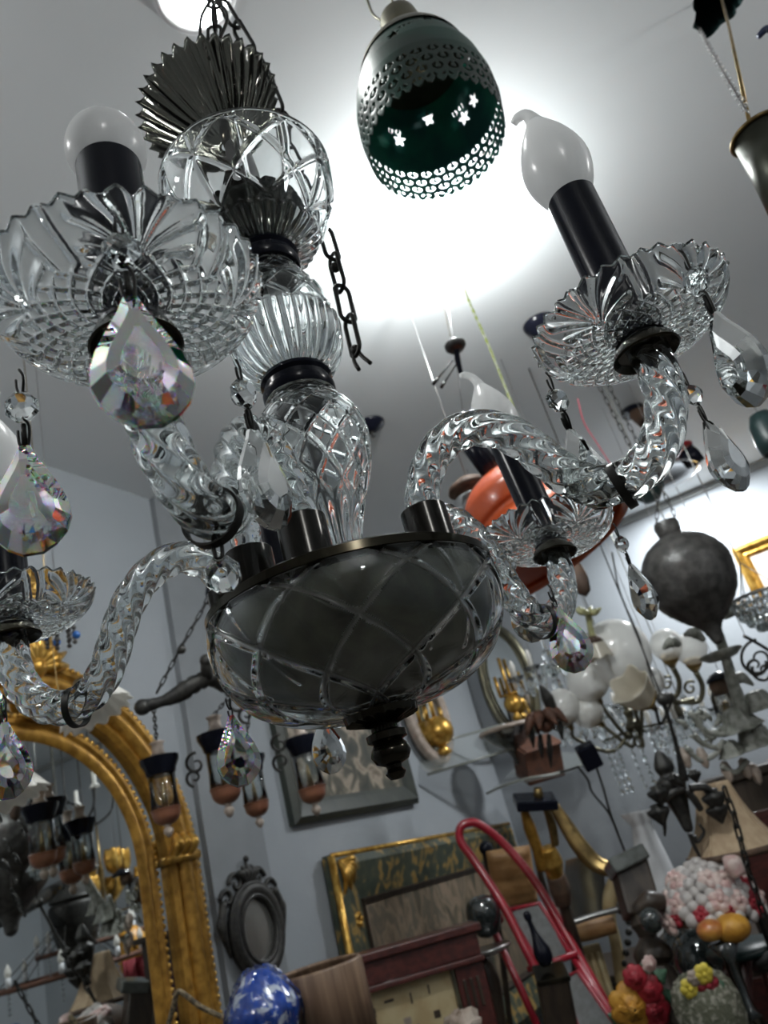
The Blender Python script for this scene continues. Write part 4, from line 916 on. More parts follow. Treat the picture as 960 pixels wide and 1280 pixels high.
# crystal basket lamp over it
q = pt(952, 760, 2.45); r_ = thing('bead_basket_lamp', 'clear glass bead basket lamp under the gilt picture at the right edge', 'pendant lamp', q)
m_ = MB()
for j in range(5):
    R_j = .075 * math.cos((j - .5) * .33); 
    for i in range(16): m_.ball(q + np.array([R_j * math.cos(i * PI / 8 + j * .2), R_j * math.sin(i * PI / 8 + j * .2), .03 - j * .022]), .013, 7)
o_ = m_.build('bead_basket', 'glass', r_, False); o_['kind'] = 'stuff'
m_ = MB(); m_.tube([q + np.array([.078 * math.cos(t), .078 * math.sin(t), .042]) for t in np.linspace(0, 2 * PI, 32, endpoint=False)], .005, 6, closed=True)
for t in (0, 2.1, 4.2): m_.tube([q + np.array([.078 * math.cos(t), .078 * math.sin(t), .042]), q + (0, 0, .16)], .002, 5)
m_.build('rim', 'nickel', r_); hang(r_, q + (0, 0, .155), .0025, 'nickel')
# black scroll bracket
d = 2.25; r_ = thing('scroll_hook', 'thin black wrought iron scroll curling at the right edge', 'bracket', pt(945, 825, d))
m_ = MB(); 
for c_, r2, tn, a0 in (((948, 824), .058, 1.25, 1.7), ((944, 832), .034, -1.2, .4), ((955, 838), .036, 1.1, 2.8)): scroll(m_, pt(*c_, d), r2, tn, a0, ex, ey, .0048, 34)
m_.build('scroll', 'iron', r_); m_ = MB(); ptube(m_, [(930, 795), (950, 806), (975, 822)], d, 2.2); m_.build('bar', 'iron', r_); hang(r_, pt(932, 796, d))
# small lamp with a black cap
d = 2.7; q = pt(918, 905, d); r_ = thing('capped_oil_lamp', 'small hanging lamp with a black cap and murky amber glass left of the leaf chandelier', 'oil lamp', q)
axl = norm(np.array([0, 0, 1.])); 
upright(MB(), 916, 905, d, [(.2, -4), (9, 0), (15, 14), (13, 34), (8, 42), (.2, 42)]).build('glass_body', 'thin_smoke', r_); upright(MB(), 917, 903, d, [(.2, 0), (7, 2), (9, 12), (4, 24), (.2, 26)], 14).build('amber_core', 'brass', r_)
upright(MB(), 903, 868, d, [(.2, 0), (9, 0), (12, 10), (10, 18), (6, 24), (.2, 24)]).build('collar', 'brown', r_); upright(MB(), 900, 850, d, [(.2, 0), (17, 0), (15, 4), (6, 9), (.2, 11)]).build('black_cap', 'black', r_); hang(r_, pt(898, 838, d))
# --- black wrought-iron chandelier on a rod
d = 2.25; q = pt(857, 985, d)
bc = thing('iron_chandelier', 'black wrought iron chandelier with candle cups hanging on a dark rod at the right', 'chandelier', q)
m_ = MB(); ptube(m_, [(826, 868), (838, 905), (848, 942), (855, 975)], d, [3, 2.4, 3, 6], 8); m_.ball(pt(829, 874, d), .02, 10); m_.build('rod', 'iron', bc)
upright(MB(), 862, 1040, d, bez([(.2, 0), (5, 3), (8, 18), (14, 40), (18, 58), (9, 66), (12, 76), (6, 90), (.2, 96)], 40), 20, disp=lambda T, S: .002 * np.cos(T * 6)).build('body', 'iron', bc)
for l in ([(855, 985), (842, 990), (832, 998), (828, 1000)], [(862, 985), (880, 984), (893, 992)], [(858, 988), (868, 1000), (876, 1012)], [(855, 980), (846, 975), (840, 968)]): m_ = MB(); ptube(m_, l, d, [4.5, 5, 4]); m_.build('arm', 'iron', bc)
for x, y, s_ in ((823, 994, 13), (824, 1018, 14), (893, 1000, 15), (897, 1015, 14), (842, 975, 7), (868, 970, 8)):
    upright(MB(), x, y, d, [(.2, -s_ * .9), (s_ * .3, -s_ * .6), (s_ * .95, s_ * .1), (s_, s_ * .35), (s_ * .5, s_ * .5), (s_ * .55, s_ * .75), (.2, s_ * .8)], 18, disp=lambda T, S: .003 * np.cos(T * 5)).build('cup', 'iron', bc)
for l in ([(868, 1045), (872, 1052), (880, 1040), (874, 1030)], [(830, 1020), (831, 1035), (831, 1045)], [(862, 1042), (868, 1058), (874, 1070), (872, 1078)]): m_ = MB(); ptube(m_, l, d, [3, 2.4, 1.4]); m_.build('finial_scroll', 'iron', bc)
hang(bc, pt(826, 868, d), .004, 'iron', 'hanging_rod')
# --- beige panelled shade and its chain
d = 2.3; q = pt(920, 1066, d); r_ = thing('fabric_lamp', 'beige panelled fabric lamp shade with a brown lower band at the right', 'lamp', pt(920, 1100, d))
axs = norm(np.array([0, 0, 1.]) + .05 * ex); k = d / F
pr_ = lambda T, S: (-.006 * np.abs(np.cos(T * 4)), 0)
MB().lathe(np.vstack([bez([(62 * k, 0), (45 * k, 22 * k), (30 * k, 52 * k), (21 * k, 84 * k)], 24), bez([(20 * k, 84 * k), (29 * k, 52 * k), (44 * k, 22 * k), (61 * k, 0)], 24)]), 64, q, axs, disp=pr_, wrap=True).build('shade', 'beige', r_)
m_ = MB(); m_.lathe([(61 * k, -3 * k), (63 * k, 0), (62 * k, 5 * k), (60 * k, 5 * k)], 64, q, axs, wrap=True, disp=pr_); m_.build('trim_band', 'brown', r_)
m_ = MB()
for i in range(8): 
    a_ = PI / 8 + i * PI / 4; u, v, a3 = basis(axs); R_ = lambda r: u * r * math.cos(a_) + v * r * math.sin(a_)
    m_.tube(bez([q + R_(62 * k), q + R_(45 * k) + axs * 22 * k, q + R_(30 * k) + axs * 52 * k, q + R_(21 * k) + axs * 84 * k], 12), .0035, 5)
o_ = m_.build('piping', 'beige', r_)
m_ = MB(); m_.tube([q - axs * .28, q + axs * 30 * k], .008, 8); m_.lathe([(.0003, -.30), (.07, -.30), (.06, -.28), (.015, -.26), (.0003, -.26)], 20, q, axs); m_.build('lamp_stand', 'iron', r_)
m_ = MB(); chain(m_, pts([(905, 985), (918, 1020), (926, 1052), (936, 1090), (952, 1135), (962, 1160)], 2.05), .042, .014, .0034)
tag(m_.build('dark_chain', 'iron'), 'dark iron chain hanging across the beige fabric shade', 'chain')
# --- dark cabinet on the right wall side
m_ = MB(); a_, b_ = pt(875, 985, 3.0), pt(990, 938, 2.9); e_ = norm((b_ - a_) * (1, 1, 0)); n_ = np.cross(e_, EZ); n_ = n_ if (CAM - a_).dot(n_) > 0 else -n_
cab = thing('dark_cabinet', 'dark wooden cabinet behind the beige lamp shade', 'cabinet', (a_ + e_ * .25) * (1, 1, 0))
zt = 1.47
MB().box((a_ + e_ * .33 - n_ * .15) * (1, 1, 0) + (0, 0, zt / 2), (.33, .15, zt / 2), e_, n_).build('body', 'dark_wood', cab, False, bevel=.006); MB().box((a_ + e_ * .33 - n_ * .15) * (1, 1, 0) + (0, 0, zt + .015), (.36, .18, .016), e_, n_).build('cornice', 'dark_wood', cab, False, bevel=.005)
MB().box((a_ + e_ * .33 + n_ * .006) * (1, 1, 0) + (0, 0, zt * .62), (.27, .006, zt * .3), e_, n_).build('door_panel', 'mahogany', cab, False, bevel=.004)

# --- display table that carries the lower clutter
TZ = .86
tb = thing('display_table', 'dark wooden display table under the vases and flowers', 'table', (-.1, 2.2, 0))
MB().box((-.10, 2.2, TZ - .02), (.40, .50, .02)).build('tabletop', 'dark_wood', tb, False, bevel=.005)
for x in (-.45, .25):
    for y in (1.75, 2.65): MB().box((x, y, TZ / 2 - .02), (.03, .03, TZ / 2 - .02)).build('leg', 'dark_wood', tb, False)
# --- mosaic flower lamp
d = 2.2; q = pt(893, 1150, d); k = d / F
fl = thing('flower_glass_lamp', 'leaded glass table lamp covered in pink and pearl flowers', 'lamp', q - (0, 0, .3)); axf = norm(np.array([0, 0, 1.]) + .1 * ex)
MB().lathe(bez([(58 * k, 0), (57 * k, 14 * k), (48 * k, 38 * k), (32 * k, 57 * k), (8 * k, 68 * k), (.0003, 69 * k)], 30), 48, q, axf, caps=False).build('glass_dome', 'brown', fl)
def blossom(mb, c, nrm, r, k5=5):
    u, v, a = basis(nrm)
    for i in range(k5):
        t = 2 * PI * i / k5; e_ = u * math.cos(t) + v * math.sin(t); mb.ball(c + e_ * r * .55 + a * r * .12, r * .5, 8, (1, 1, .55), ax=norm(a + e_ * .3))
    mb.ball(c + a * r * .35, r * .28, 7)
cnt = 0
u0, v0, a0_ = basis(axf)
for i in range(150):
    t = i * 2.39996; f_ = (i + .5) / 150; ang = math.acos(1 - f_ * .98); n_ = axf * math.cos(ang) + (u0 * math.cos(t) + v0 * math.sin(t)) * math.sin(ang)
    if n_.dot(ew) < -.25: continue
    c = q + axf * 2 * k + n_ * 60 * k * np.array(1.0) - axf * n_.dot(axf) * -6 * k
    m_ = MB(); kind = 'pink' if (i * 7) % 11 < 2 or (i < 14 and i % 3 == 0) else ('red_petal' if (i * 5) % 17 < 1 or (ang > 1.2 and i % 5 == 0) else 'pearl')
    if kind == 'pearl': m_.ball(c, rng.uniform(6.5, 10) * k, 9, (1, 1, .7), ax=n_)
    else: blossom(m_, c, n_, (15 if kind == 'pink' else 11) * k)
    if cnt < 98: m_.build('blossom', kind, fl); cnt += 1
m_ = MB(); m_.lathe([(.0003, -.30), (.08, -.30), (.085, -.285), (.03, -.26), (.014, -.2), (.02, -.12), (.010, -.05), (.010, .05), (.0003, .05)], 24, q); m_.build('base', 'bronze', fl)
m_ = MB(); c = pt(925, 1095, 2.12); m_.tube(bez([c, pt(915, 1080, 2.14), pt(905, 1072, 2.16)], 10), [.02, .03, .008], 10); m_.build('glass_leaf', 'pink', fl)
# fruit
q = pt(905, 1160, 2.05); r_ = thing('glazed_fruit', 'glazed red and yellow fruit ornament below the flower lamp', 'ornament', q - (0, 0, .04))
MB().ball(q + ex * .022, .042, 18, (1.15, 1.15, .85)).build('yellow_fruit', 'gold_petal', r_); MB().ball(q - ex * .036 - ey * .006, .034, 16, (1.1, 1.1, .8)).build('red_fruit', 'fruit', r_)
upright(MB(), 905, 1180, 2.05, [(.2, -75), (14, -75), (5, -68), (4, -20), (20, 2), (.2, 4)], 18).build('dish_stand', 'darkglass', r_)
# dark glass vases
for i, (x, y, r, lb) in enumerate(((850, 1192, 28, 'round dark glass vase with bright glints behind the wooden post'), (878, 1200, 36, 'larger round dark glass vase beside the flower lamp'))):
    r_ = thing('glass_vase', lb, 'vase', pt(x, y + r, 2.55 - .08 * i), 'dark glass vases'); upright(MB(), x, y, 2.55 - .08 * i, bez([(.2, -r * 1.0), (r * .5, -r * .95), (r, -r * .1), (r * .8, r * .6), (r * .35, r * .95), (r * .3, r * 1.3), (r * .45, r * 1.5)], 40), 36, caps=False).build('body', 'darkglass', r_)
    upright(MB(), x, y, 2.55 - .08 * i, [(r * .4, -r * 3.2), (r * .3, -r * 2.9), (r * .12, -r * 2.4), (r * .14, -r * 1.2), (r * .4, -r * .98)], 20).build('foot', 'darkglass', r_)
# basket with flowers
d = 1.95; q = pt(885, 1250, d); r_ = thing('flower_basket', 'mossy basket of small yellow and red flowers at the lower right', 'basket', q - (0, 0, .2))
m_ = MB(); upright(m_, 886, 1262, d, bez([(.2, -80), (26, -78), (36, -40), (42, 0), (36, 26), (20, 38), (.2, 40)], 30), 40, disp=lambda T, S: .004 * np.cos(T * 14) * np.cos(S * 60), caps=False); m_.build('basket', 'basket', r_)
for x, y, mt_, r in ((862, 1235, 'yellow', 10), (879, 1217, 'yellow', 10), (884, 1231, 'red_petal', 12), (888, 1248, 'leaf', 12), (870, 1250, 'leaf', 9), (905, 1262, 'basket', 10), (868, 1222, 'stone', 8), (900, 1238, 'leaf', 9)):
    m_ = MB(); blossom(m_, pt(x, y, d - .03), norm(ew + ey * .3), r * d / F * 1.25, 6); m_.build('flower', mt_, r_)
# bouquet
d = 2.05; q = pt(800, 1262, d); r_ = thing('artificial_bouquet', 'bouquet of gold and crimson artificial flowers left of the wooden post', 'bouquet', q - (0, 0, .2))
def rosef(mb, c, nrm, r):
    u, v, a = basis(nrm)
    for ring, (n_p, rr, up, sz) in enumerate(((5, .2, .35, .34), (6, .5, .18, .42), (7, .8, 0, .46))):
        for i in range(n_p):
            t = 2 * PI * (i + ring * .4) / n_p; e_ = u * math.cos(t) + v * math.sin(t); mb.ball(c + (e_ * rr + a * up) * r, r * sz * 1.25, 10, (1, 1, .16), ax=norm(e_ * (1.0 - .25 * ring) + a * (.25 + .5 * ring)))
for x, y, mt_, r in ((790, 1258, 'gold_petal', 22), (815, 1262, 'red_petal', 18), (810, 1236, 'red_petal', 14), (794, 1222, 'red_petal', 12), (822, 1278, 'red_petal', 14), (812, 1205, 'pink', 8)):
    m_ = MB(); rosef(m_, pt(x, y, d), norm(ew + .3 * ey + rng.uniform(-.3, .3) * ex), r * d / F); m_.build('flower', mt_, r_)
for x, y, a_ in ((818, 1228, .9), (812, 1222, 2.1), (826, 1250, .4), (780, 1278, 2.6)):
    m_ = MB(); ptube(m_, [(x, y), (x + 9 * math.cos(a_), y - 9 * math.sin(a_)), (x + 24 * math.cos(a_), y - 20 * math.sin(a_))], d + .04, [3, 11, 1], 8); m_.build('leaf', 'leaf', r_)
m_ = MB(); m_.tube([pt(800, 1250, d + .02), pt(806, 1300, d + .02), pt(815, 1380, d + .02)], .02, 10); m_.build('stems', 'leaf', r_)
# dark wooden post with a ball and a boxed head
d = 2.15; po = thing('carved_post', 'dark carved wooden post with a square head and a glossy ball at the right', 'post', pt(850, 1330, d))
A_, B_ = pt(786, 1085, 2.35), pt(852, 1320, 2.05); dv = norm(B_ - A_); sx = norm(np.cross(dv, ew)); sy = np.cross(dv, sx)
m_ = MB(); c1 = pt(794, 1112, 2.33); m_.box(c1, (.052, .05, .075), sx, sy, dv); m_.build('square_head', 'dark_wood', po, False, bevel=.008)
m_ = MB(); c1 = pt(783, 1078, 2.35); m_.box(c1, (.06, .055, .022), norm(sx + .3 * dv), sy, norm(dv - .3 * sx)); m_.build('head_cap', mat('grey_glass_block', (.12, .13, .125), .15, c2=(.07, .075, .07), scale=20), po, False, bevel=.006)
S_ = A_[2] / -dv[2] - .14
m_ = MB(); m_.lathe([(.0003, .12), (.030, .12), (.040, .16), (.030, .175), (.026, .19), (.052, .22), (.056, .235), (.052, .25), (.032, .262), (.046, .27), (.05, .30), (.05, S_ + .12), (.0003, S_ + .12)], 32, A_, dv); m_.build('shaft', 'dark_wood', po, angle=40)
MB().ball(pt(814, 1150, 2.16), .034, 18).build('ball', 'darkglass', po)
m_ = MB(); ptube(m_, [(795, 1140), (812, 1128), (830, 1128)], 2.2, [8, 14, 10]); m_.build('carved_leaf', 'dark_wood', po)
# white conical column
d = 3.0; q = pt(822, 1100, d); r_ = thing('white_column', 'white flared plaster column standing behind the wooden post', 'column', q * (1, 1, 0) + (0, 0, TZ))
axc = norm(pt(797, 1022, d) - pt(822, 1090, d)); k = d / F
MB().lathe([(.0003, -60 * k), (27 * k, -60 * k), (25 * k, 0), (13 * k, 62 * k), (13 * k, 66 * k), (22 * k, 78 * k), (22 * k, 81 * k), (.0003, 81 * k)], 40, q, norm(np.array([0, 0, 1.]) + .08 * ex)).build('shaft', 'white', r_, angle=40)
# --- gilded scroll frame standing on the table
d = 3.1
gf = thing('gilded_scroll_frame', 'broken gilded frame with a long curved moulding leaning beside the ladder', 'frame', pt(745, 1230, d))
m_ = MB(); P = pts([(692, 1008, 3.25), (706, 1030, 3.22), (722, 1055, 3.18), (742, 1078, 3.14), (764, 1088, 3.1), (776, 1086, 3.08)], 1); m_.tube(bez(P, 40), [.022, .03, .034, .030, .018], 14, prof=lambda th, s: 1 + .18 * np.cos(th * 3)); m_.build('curved_moulding', 'brass', gf)
m_ = MB(); P = pts([(774, 1090, 3.08), (764, 1115, 3.08), (762, 1145, 3.06), (770, 1180, 3.05), (778, 1230, 3.02), (782, 1262, 3.0)], 1); m_.tube(bez(P, 30), [.024, .030, .022, .026, .024], 12); m_.build('cream_side', 'cream_paint', gf)
m_ = MB(); 
for i in range(13): m_.ball(pt(776 + 10 * math.sin(i * .35), 1100 + i * 13, 3.02), .014, 7)
o_ = m_.build('carved_beads', 'iron', gf); o_['kind'] = 'stuff'
wall = MB(); c = pt(728, 1110, 3.25); wall.prism([(-.09, -.14), (.10, -.15), (.09, .10), (0, .14), (-.07, .12)], c, ex, ey, ew, .012); wall.build('mirror_glass', mat('dull_mirror', (.40, .42, .43), .18, .85), gf, False)
# gilded stand with a black top
d = 2.8; gs = thing('gilded_figure_stand', 'gilded carved stand with a flat black top in front of the tapestry', 'stand', pt(700, 1150, d))
c = pt(669, 1002, d); MB().box(c, (.075, .05, .018), norm(ex + .05 * ey), ew, norm(ey - .05 * ex)).build('black_top', 'black', gs, False, bevel=.006)
for l, w_, mt_ in (([(655, 1012), (662, 1035), (672, 1062), (680, 1085)], [5, 8, 7, 9], 'gold'), ([(682, 1010), (690, 1032), (694, 1056)], [4, 6, 5], 'brass'), ([(672, 985), (674, 1000)], [5, 7], 'brass'), ([(684, 1060), (690, 1078), (694, 1096)], [10, 14, 10], 'gold2'), ([(694, 1094), (700, 1112), (704, 1130)], [12, 14, 10], 'brown')):
    m_ = MB(); ptube(m_, l, d, w_, 10); m_.build('carved_figure', mt_, gs)
m_ = MB(); ptube(m_, [(704, 1128), (716, 1170), (735, 1240), (750, 1330)], d, [7, 8, 9, 10], 10); m_.build('post', 'dark_wood', gs)
# white bulb, chromed rod, cream books
q = pt(702, 1131, 2.95); r_ = thing('white_shell_lamp', 'small white egg shaped lamp beside the red ladder rail', 'lamp', q); upright(MB(), 704, 1140, 2.95, bez([(.2, -9), (6, -8), (10, 2), (9, 14), (4, 20), (.2, 21)], 24), 24, caps=False).build('shade', 'milk', r_); m_ = MB(); ptube(m_, [(706, 1144), (712, 1152), (720, 1230), (730, 1320)], 2.97, 3.5); m_.build('stem', 'dark_wood', r_)
r_ = thing('chrome_rod', 'short bright chrome rod lying across the gilded frame', 'rod', pt(735, 1148, 2.92)); m_ = MB(); ptube(m_, [(708, 1156), (738, 1146), (775, 1136)], 2.92, 3.6); m_.build('tube', 'nickel', r_); m_ = MB(); ptube(m_, [(772, 1137), (790, 1133), (800, 1130)], 2.92, [6, 5.5, 4]); m_.build('grip', 'dark_wood', r_)
r_ = thing('tan_log', 'short tan wooden block on top of the cream carved panel', 'block', pt(738, 1165, 2.95)); m_ = MB(); ptube(m_, [(712, 1168), (738, 1162), (768, 1155)], 2.95, [11, 12, 10], 12); m_.build('block', 'tan', r_)
r_ = thing('leaning_board', 'cream carved panel leaning to the right of the red ladder', 'board', pt(755, 1290, 2.95)); A_, B_ = pt(735, 1182, 3.0), pt(772, 1310, 2.9); dv = norm(B_ - A_); sx = norm(np.cross(dv, ew))
m_ = MB(); m_.box((A_ + B_) / 2, (.045, .012, np.linalg.norm(B_ - A_) / 2), sx, np.cross(dv, sx), dv); m_.build('board', 'cream_paint', r_, False, bevel=.004)
for s_ in (-1, 0, 1): m_ = MB(); o_ = sx * s_ * .026 + ew * .016; m_.tube([A_ + o_ + dv * .02, B_ + o_], .009, 8); m_.build('carved_rib', 'cream_paint', r_)
# tan padded chair back
d = 3.3; r_ = thing('padded_chair', 'tan padded chair seen through the hoop of the red ladder', 'chair', pt(665, 1240, d))
c = pt(640, 1096, d); cu = lambda T, S: 0
m_ = MB(); n_ = 18; U1 = np.linspace(-1, 1, n_); Gp = []
for side in (1, -1):
    for u in U1:
        pass
def cushion(c, hx, hy, th, e1, e2, e3, m, root, name, tuft=False):
    n_ = 22; us = np.linspace(-1, 1, n_); X_, Y_ = np.meshgrid(us, us); prof = ((1 - X_ ** 4) * (1 - Y_ ** 4)).clip(0) ** .5
    if tuft: prof = prof * (1 - .25 * np.exp(-((X_ * 2.2) ** 2 % 1) * 0) * np.cos(Y_ * 5) ** 8 * .6)
    mb = MB()
    for s_ in (1, -1):
        G = c + X_[..., None] * hx * e1 + Y_[..., None] * hy * e2 + (s_ * prof * th)[..., None] * e3
        mb.grid(G if s_ > 0 else G[::-1], wrap_v=False)
    return mb.build(name, m, root)
cushion(c, .095, .125, .045, norm(ex + .15 * ey), norm(ey - .15 * ex), ew, 'tan', r_, 'back_cushion', True)
m_ = MB(); ptube(m_, [(606, 1065), (612, 1095), (622, 1150), (640, 1300)], d + .05, 4); m_.build('back_post', 'dark_wood', r_); m_ = MB(); ptube(m_, [(668, 1058), (676, 1095), (690, 1150), (706, 1300)], d + .05, 4); m_.build('back_post', 'dark_wood', r_); m_ = MB(); m_.ball(pt(607, 1060, d + .05), .03, 12); m_.build('knob', 'black', r_)
# --- red step ladder
ld = thing('step_ladder', 'red tubular step ladder with grey treads and a hooped handrail', 'ladder', pt(690, 1240, 2.7) * (1, 1, 0))
def tofloor(a, b): 
    dv = b - a; return a + dv * ((a[2] - 0) / -dv[2])
hp_ = [(660, 1192, 2.74), (628, 1130, 2.86), (592, 1075, 2.98), (576, 1052, 3.02), (575, 1036, 3.04), (584, 1029, 3.05), (600, 1031, 3.05), (630, 1055, 3.02), (664, 1095, 2.94), (692, 1140, 2.85), (726, 1200, 2.72), (770, 1276, 2.56)]
P = pts(hp_, 1); m_ = MB(); m_.tube(np.vstack([tofloor(P[1], P[0])[None] * .5 + P[0][None] * .5, bez(P, 70), P[-1] + (P[-1] - P[-2]) * 1.2]), .0165, 14); m_.build('hand_rail', 'red', ld)
m_ = MB(); A_, B_ = pt(612, 1152, 2.95), pt(672, 1282, 2.78); m_.tube([A_, B_, tofloor(A_, B_)], .014, 12); m_.build('rear_leg', 'red', ld)
A_, B_ = pt(750, 1120, 3.2), pt(800, 1282, 3.05); 
m_ = MB(); ptube(m_, [(606, 1150), (616, 1140), (626, 1152)], 2.93, [4, 9, 5], 10); m_.build('hinge', 'red', ld)
def tread(c4, d4, name='tread'):
    q4 = [pt(*p, dd) for p, dd in zip(c4, d4)]; n_ = norm(np.cross(q4[1] - q4[0], q4[3] - q4[0])); n_ = n_ if n_.dot(ew) > 0 else -n_
    V = np.array(q4 + [q - n_ * .02 for q in q4]); m = MB(); m.add(V, [(0, 1, 2, 3), (7, 6, 5, 4)] + [(i, i + 4, (i + 1) % 4 + 4, (i + 1) % 4) for i in range(4)]); o_ = m.build(name, 'grey_step', ld, False)
    r = MB(); r.tube(np.array(q4 + q4[:1]), .0085, 8); r.build('tread_rim', 'red', o_)
tread([(634, 1138), (674, 1129), (718, 1196), (678, 1212)], [2.86, 2.86, 2.72, 2.72], 'top_tread')
tread([(700, 1226), (722, 1214), (790, 1310), (740, 1330)], [2.66, 2.66, 2.45, 2.45])
for s_ in (0, 1):
    m_ = MB(); a_, b_ = ((640, 1140, 2.88), (742, 1330, 2.52)) if not s_ else ((676, 1134, 2.87), (790, 1312, 2.48)); A_, B_ = pt(*a_), pt(*b_); m_.tube([A_, B_, tofloor(A_, B_)], .012, 10); m_.build('stringer', 'red', ld)
m_ = MB(); m_.tube([pt(660, 1212, 2.74), pt(722, 1192, 2.71)], .011, 10); m_.build('cross_bar', 'red', ld)
# dark post with a turned bottle finial in front of the ladder
d = 2.3; r_ = thing('turned_bedpost', 'dark square post with a bottle shaped turned finial in front of the ladder', 'post', pt(700, 1300, d))
upright(MB(), 685, 1208, d, bez([(.2, 0), (7, 2), (11, 10), (11, 18), (7, 28), (4, 38), (3.2, 50), (4.6, 53), (4.8, 58), (3.4, 61), (.2, 62)], 40), 24, caps=False, ax=norm(np.array([0, 0, 1.]) - .12 * ex)).build('finial', 'black', r_)
A_, B_ = pt(688, 1214, d), pt(712, 1340, d - .03); dv = norm(B_ - A_); B_ = A_ + dv * (A_[2] / -dv[2]); sx = norm(np.cross(dv, ew)); m_ = MB(); m_.box((A_ + B_) / 2, (.046, .046, np.linalg.norm(B_ - A_) / 2), sx, np.cross(dv, sx), dv); m_.build('shaft', 'dark_wood', r_, False, bevel=.008)
m_ = MB(); m_.box(A_ + dv * .006, (.05, .05, .008), sx, np.cross(dv, sx), dv); m_.build('collar', 'bronze', r_, False, bevel=.004)
# dark candle stand left of the ladder
d = 2.75; r_ = thing('dark_candle_stand', 'dark turned candle stand with a bright pewter dish left of the ladder', 'candle stand', pt(630, 1300, d))
upright(MB(), 622, 1265, d, [(.2, -50), (8, -50), (6, -20), (9, 0), (14, 30), (10, 50), (8, 60), (.2, 60)], 24).build('shaft', 'dark_wood', r_); upright(MB(), 612, 1190, d, [(.2, -4), (14, -3), (28, 2), (29, 5), (.2, 2)], 28).build('dish', 'nickel', r_)
upright(MB(), 606, 1150, d + .1, bez([(.2, -20), (14, -14), (22, 4), (18, 20), (8, 26), (.2, 27)], 30), 24, caps=False).build('dark_jar', 'darkglass', r_)
# --- mahogany clock case
d = 2.45; cl = thing('clock_case', 'red mahogany clock case with a cream dial panel low in the middle', 'clock', pt(510, 1330, d))
E1 = norm(pt(592, 1152, 2.5) - pt(404, 1205, 2.38)); E2 = norm(EZ - E1 * EZ.dot(E1)); E3 = np.cross(E1, E2); E3 = E3 if E3.dot(ew) > 0 else -E3
tl_ = pt(396, 1210, 2.38); k = d / F; Wd = np.linalg.norm(pt(592, 1152, 2.5) - tl_)
def cb_(u0, u1, v0, v1, w0, w1, name, m, bev=.004): MB().box(tl_ + E1 * (u0 + u1) / 2 + E2 * (v0 + v1) / 2 + E3 * (w0 + w1) / 2, ((u1 - u0) / 2, (v1 - v0) / 2, (w1 - w0) / 2), E1, E2, E3).build(name, m, cl, False, bevel=bev)
cb_(-.01, Wd + .01, -.018, .006, -.06, .05, 'cornice', 'mahogany'); cb_(.0, Wd - .005, -.085, -.018, -.05, .03, 'frieze', 'mahogany'); cb_(-.005, Wd, -.102, -.085, -.05, .042, 'moulding', 'mahogany')
cb_(Wd - .10, Wd - .005, -.42, -.102, -.05, .02, 'side_pilaster', 'mahogany'); cb_(.0, .05, -.42, -.102, -.05, .02, 'side_pilaster', 'mahogany')
for i in range(3): cb_(Wd - .085 + i * .022, Wd - .074 + i * .022, -.22, -.14, .02, .027, 'flute', 'dark_wood', .002)
cb_(.05, Wd - .10, -.42, -.102, -.06, -.005, 'dial_panel', 'cream_paint', .001)
cb_(Wd - .112, Wd - .10, -.42, -.102, -.03, .012, 'gilt_slip', 'dull_brass', .002)
dm = [(.20, -.14, .03, .007, 0), (.27, -.15, .005, .03, 0), (.245, -.205, .022, .018, 0), (.34, -.21, .02, .02, 0), (.15, -.16, .006, .025, .2), (.33, -.14, .005, .025, 0), (.18, -.215, .012, .02, 0)]
for i, (u, v, w_, h, a_) in enumerate(dm): cb_(u - w_ / 2, u + w_ / 2, v - h / 2, v + h / 2, -.006, -.002, 'dial_mark', 'dark_wood' if i != 2 else 'stone', .0005)
m_ = MB(); A_ = tl_ + E1 * .17 - E2 * .255 + E3 * .02; m_.tube([A_, A_ + E1 * .10 + E2 * .03], .005, 8); m_.ball(A_ + E1 * .10 + E2 * .03, .008, 8); m_.build('blue_key', 'blue', cl)
# crumpled paper by the clock
m_ = MB(); c = pt(578, 1278, 2.2); m_.ball(c, .045, 14, (1.2, .8, .6)); V = m_.v[0]; V += rng.normal(0, .006, V.shape); o_ = tag(m_.build('crumpled_wrapper', 'portrait', None, False), 'crumpled pale plastic wrapper lying in front of the clock', 'wrapper')
# --- side table, striped drum shade and wrapped blue vase
q = pt(405, 1250, 1.85); k = 1.85 / F; TS = q[2] - .13
sd = thing('side_table', 'small dark table under the striped drum shade and the blue vase', 'table', (q[0] - .05, q[1] - .02, 0))
MB().box((q[0] - .06, q[1] - .04, TS - .015), (.24, .18, .015)).build('tabletop', 'dark_wood', sd, False, bevel=.004)
for sx_ in (-1, 1):
    for sy_ in (-1, 1): MB().box((q[0] - .06 + sx_ * .2, q[1] - .04 + sy_ * .15, TS / 2 - .015), (.016, .016, TS / 2 - .015)).build('leg', 'dark_wood', sd, False)
r_ = thing('drum_shade_lamp', 'drum lamp shade in striped brown wood veneer behind the blue vase', 'lamp', (q[0], q[1], TS))
zt = pt(410, 1203, 1.9)[2]
RD = 57 * k; MB().lathe([(RD * 1.02, TS + .03 - zt), (RD, -.006), (RD * .97, .0), (RD * .9, -.001), (RD * .88, -.006), (RD * .95, -.012), (RD * .98, TS + .03 - zt)], 64, (q[0], q[1], zt), wrap=True).build('shade', 'zebra', r_)
m_ = MB(); m_.lathe([(.0003, 0), (RD * .6, 0), (RD * .55, .012), (.012, .02), (.012, zt - TS - .03), (.0003, zt - TS - .03)], 24, (q[0], q[1], TS)); 
for t in (0, 2.1, 4.2): m_.tube([(q[0], q[1], zt - .05), (q[0] + RD * .95 * math.cos(t), q[1] + RD * .95 * math.sin(t), zt - .03)], .003, 5)
m_.build('lamp_stand', 'brass', r_)
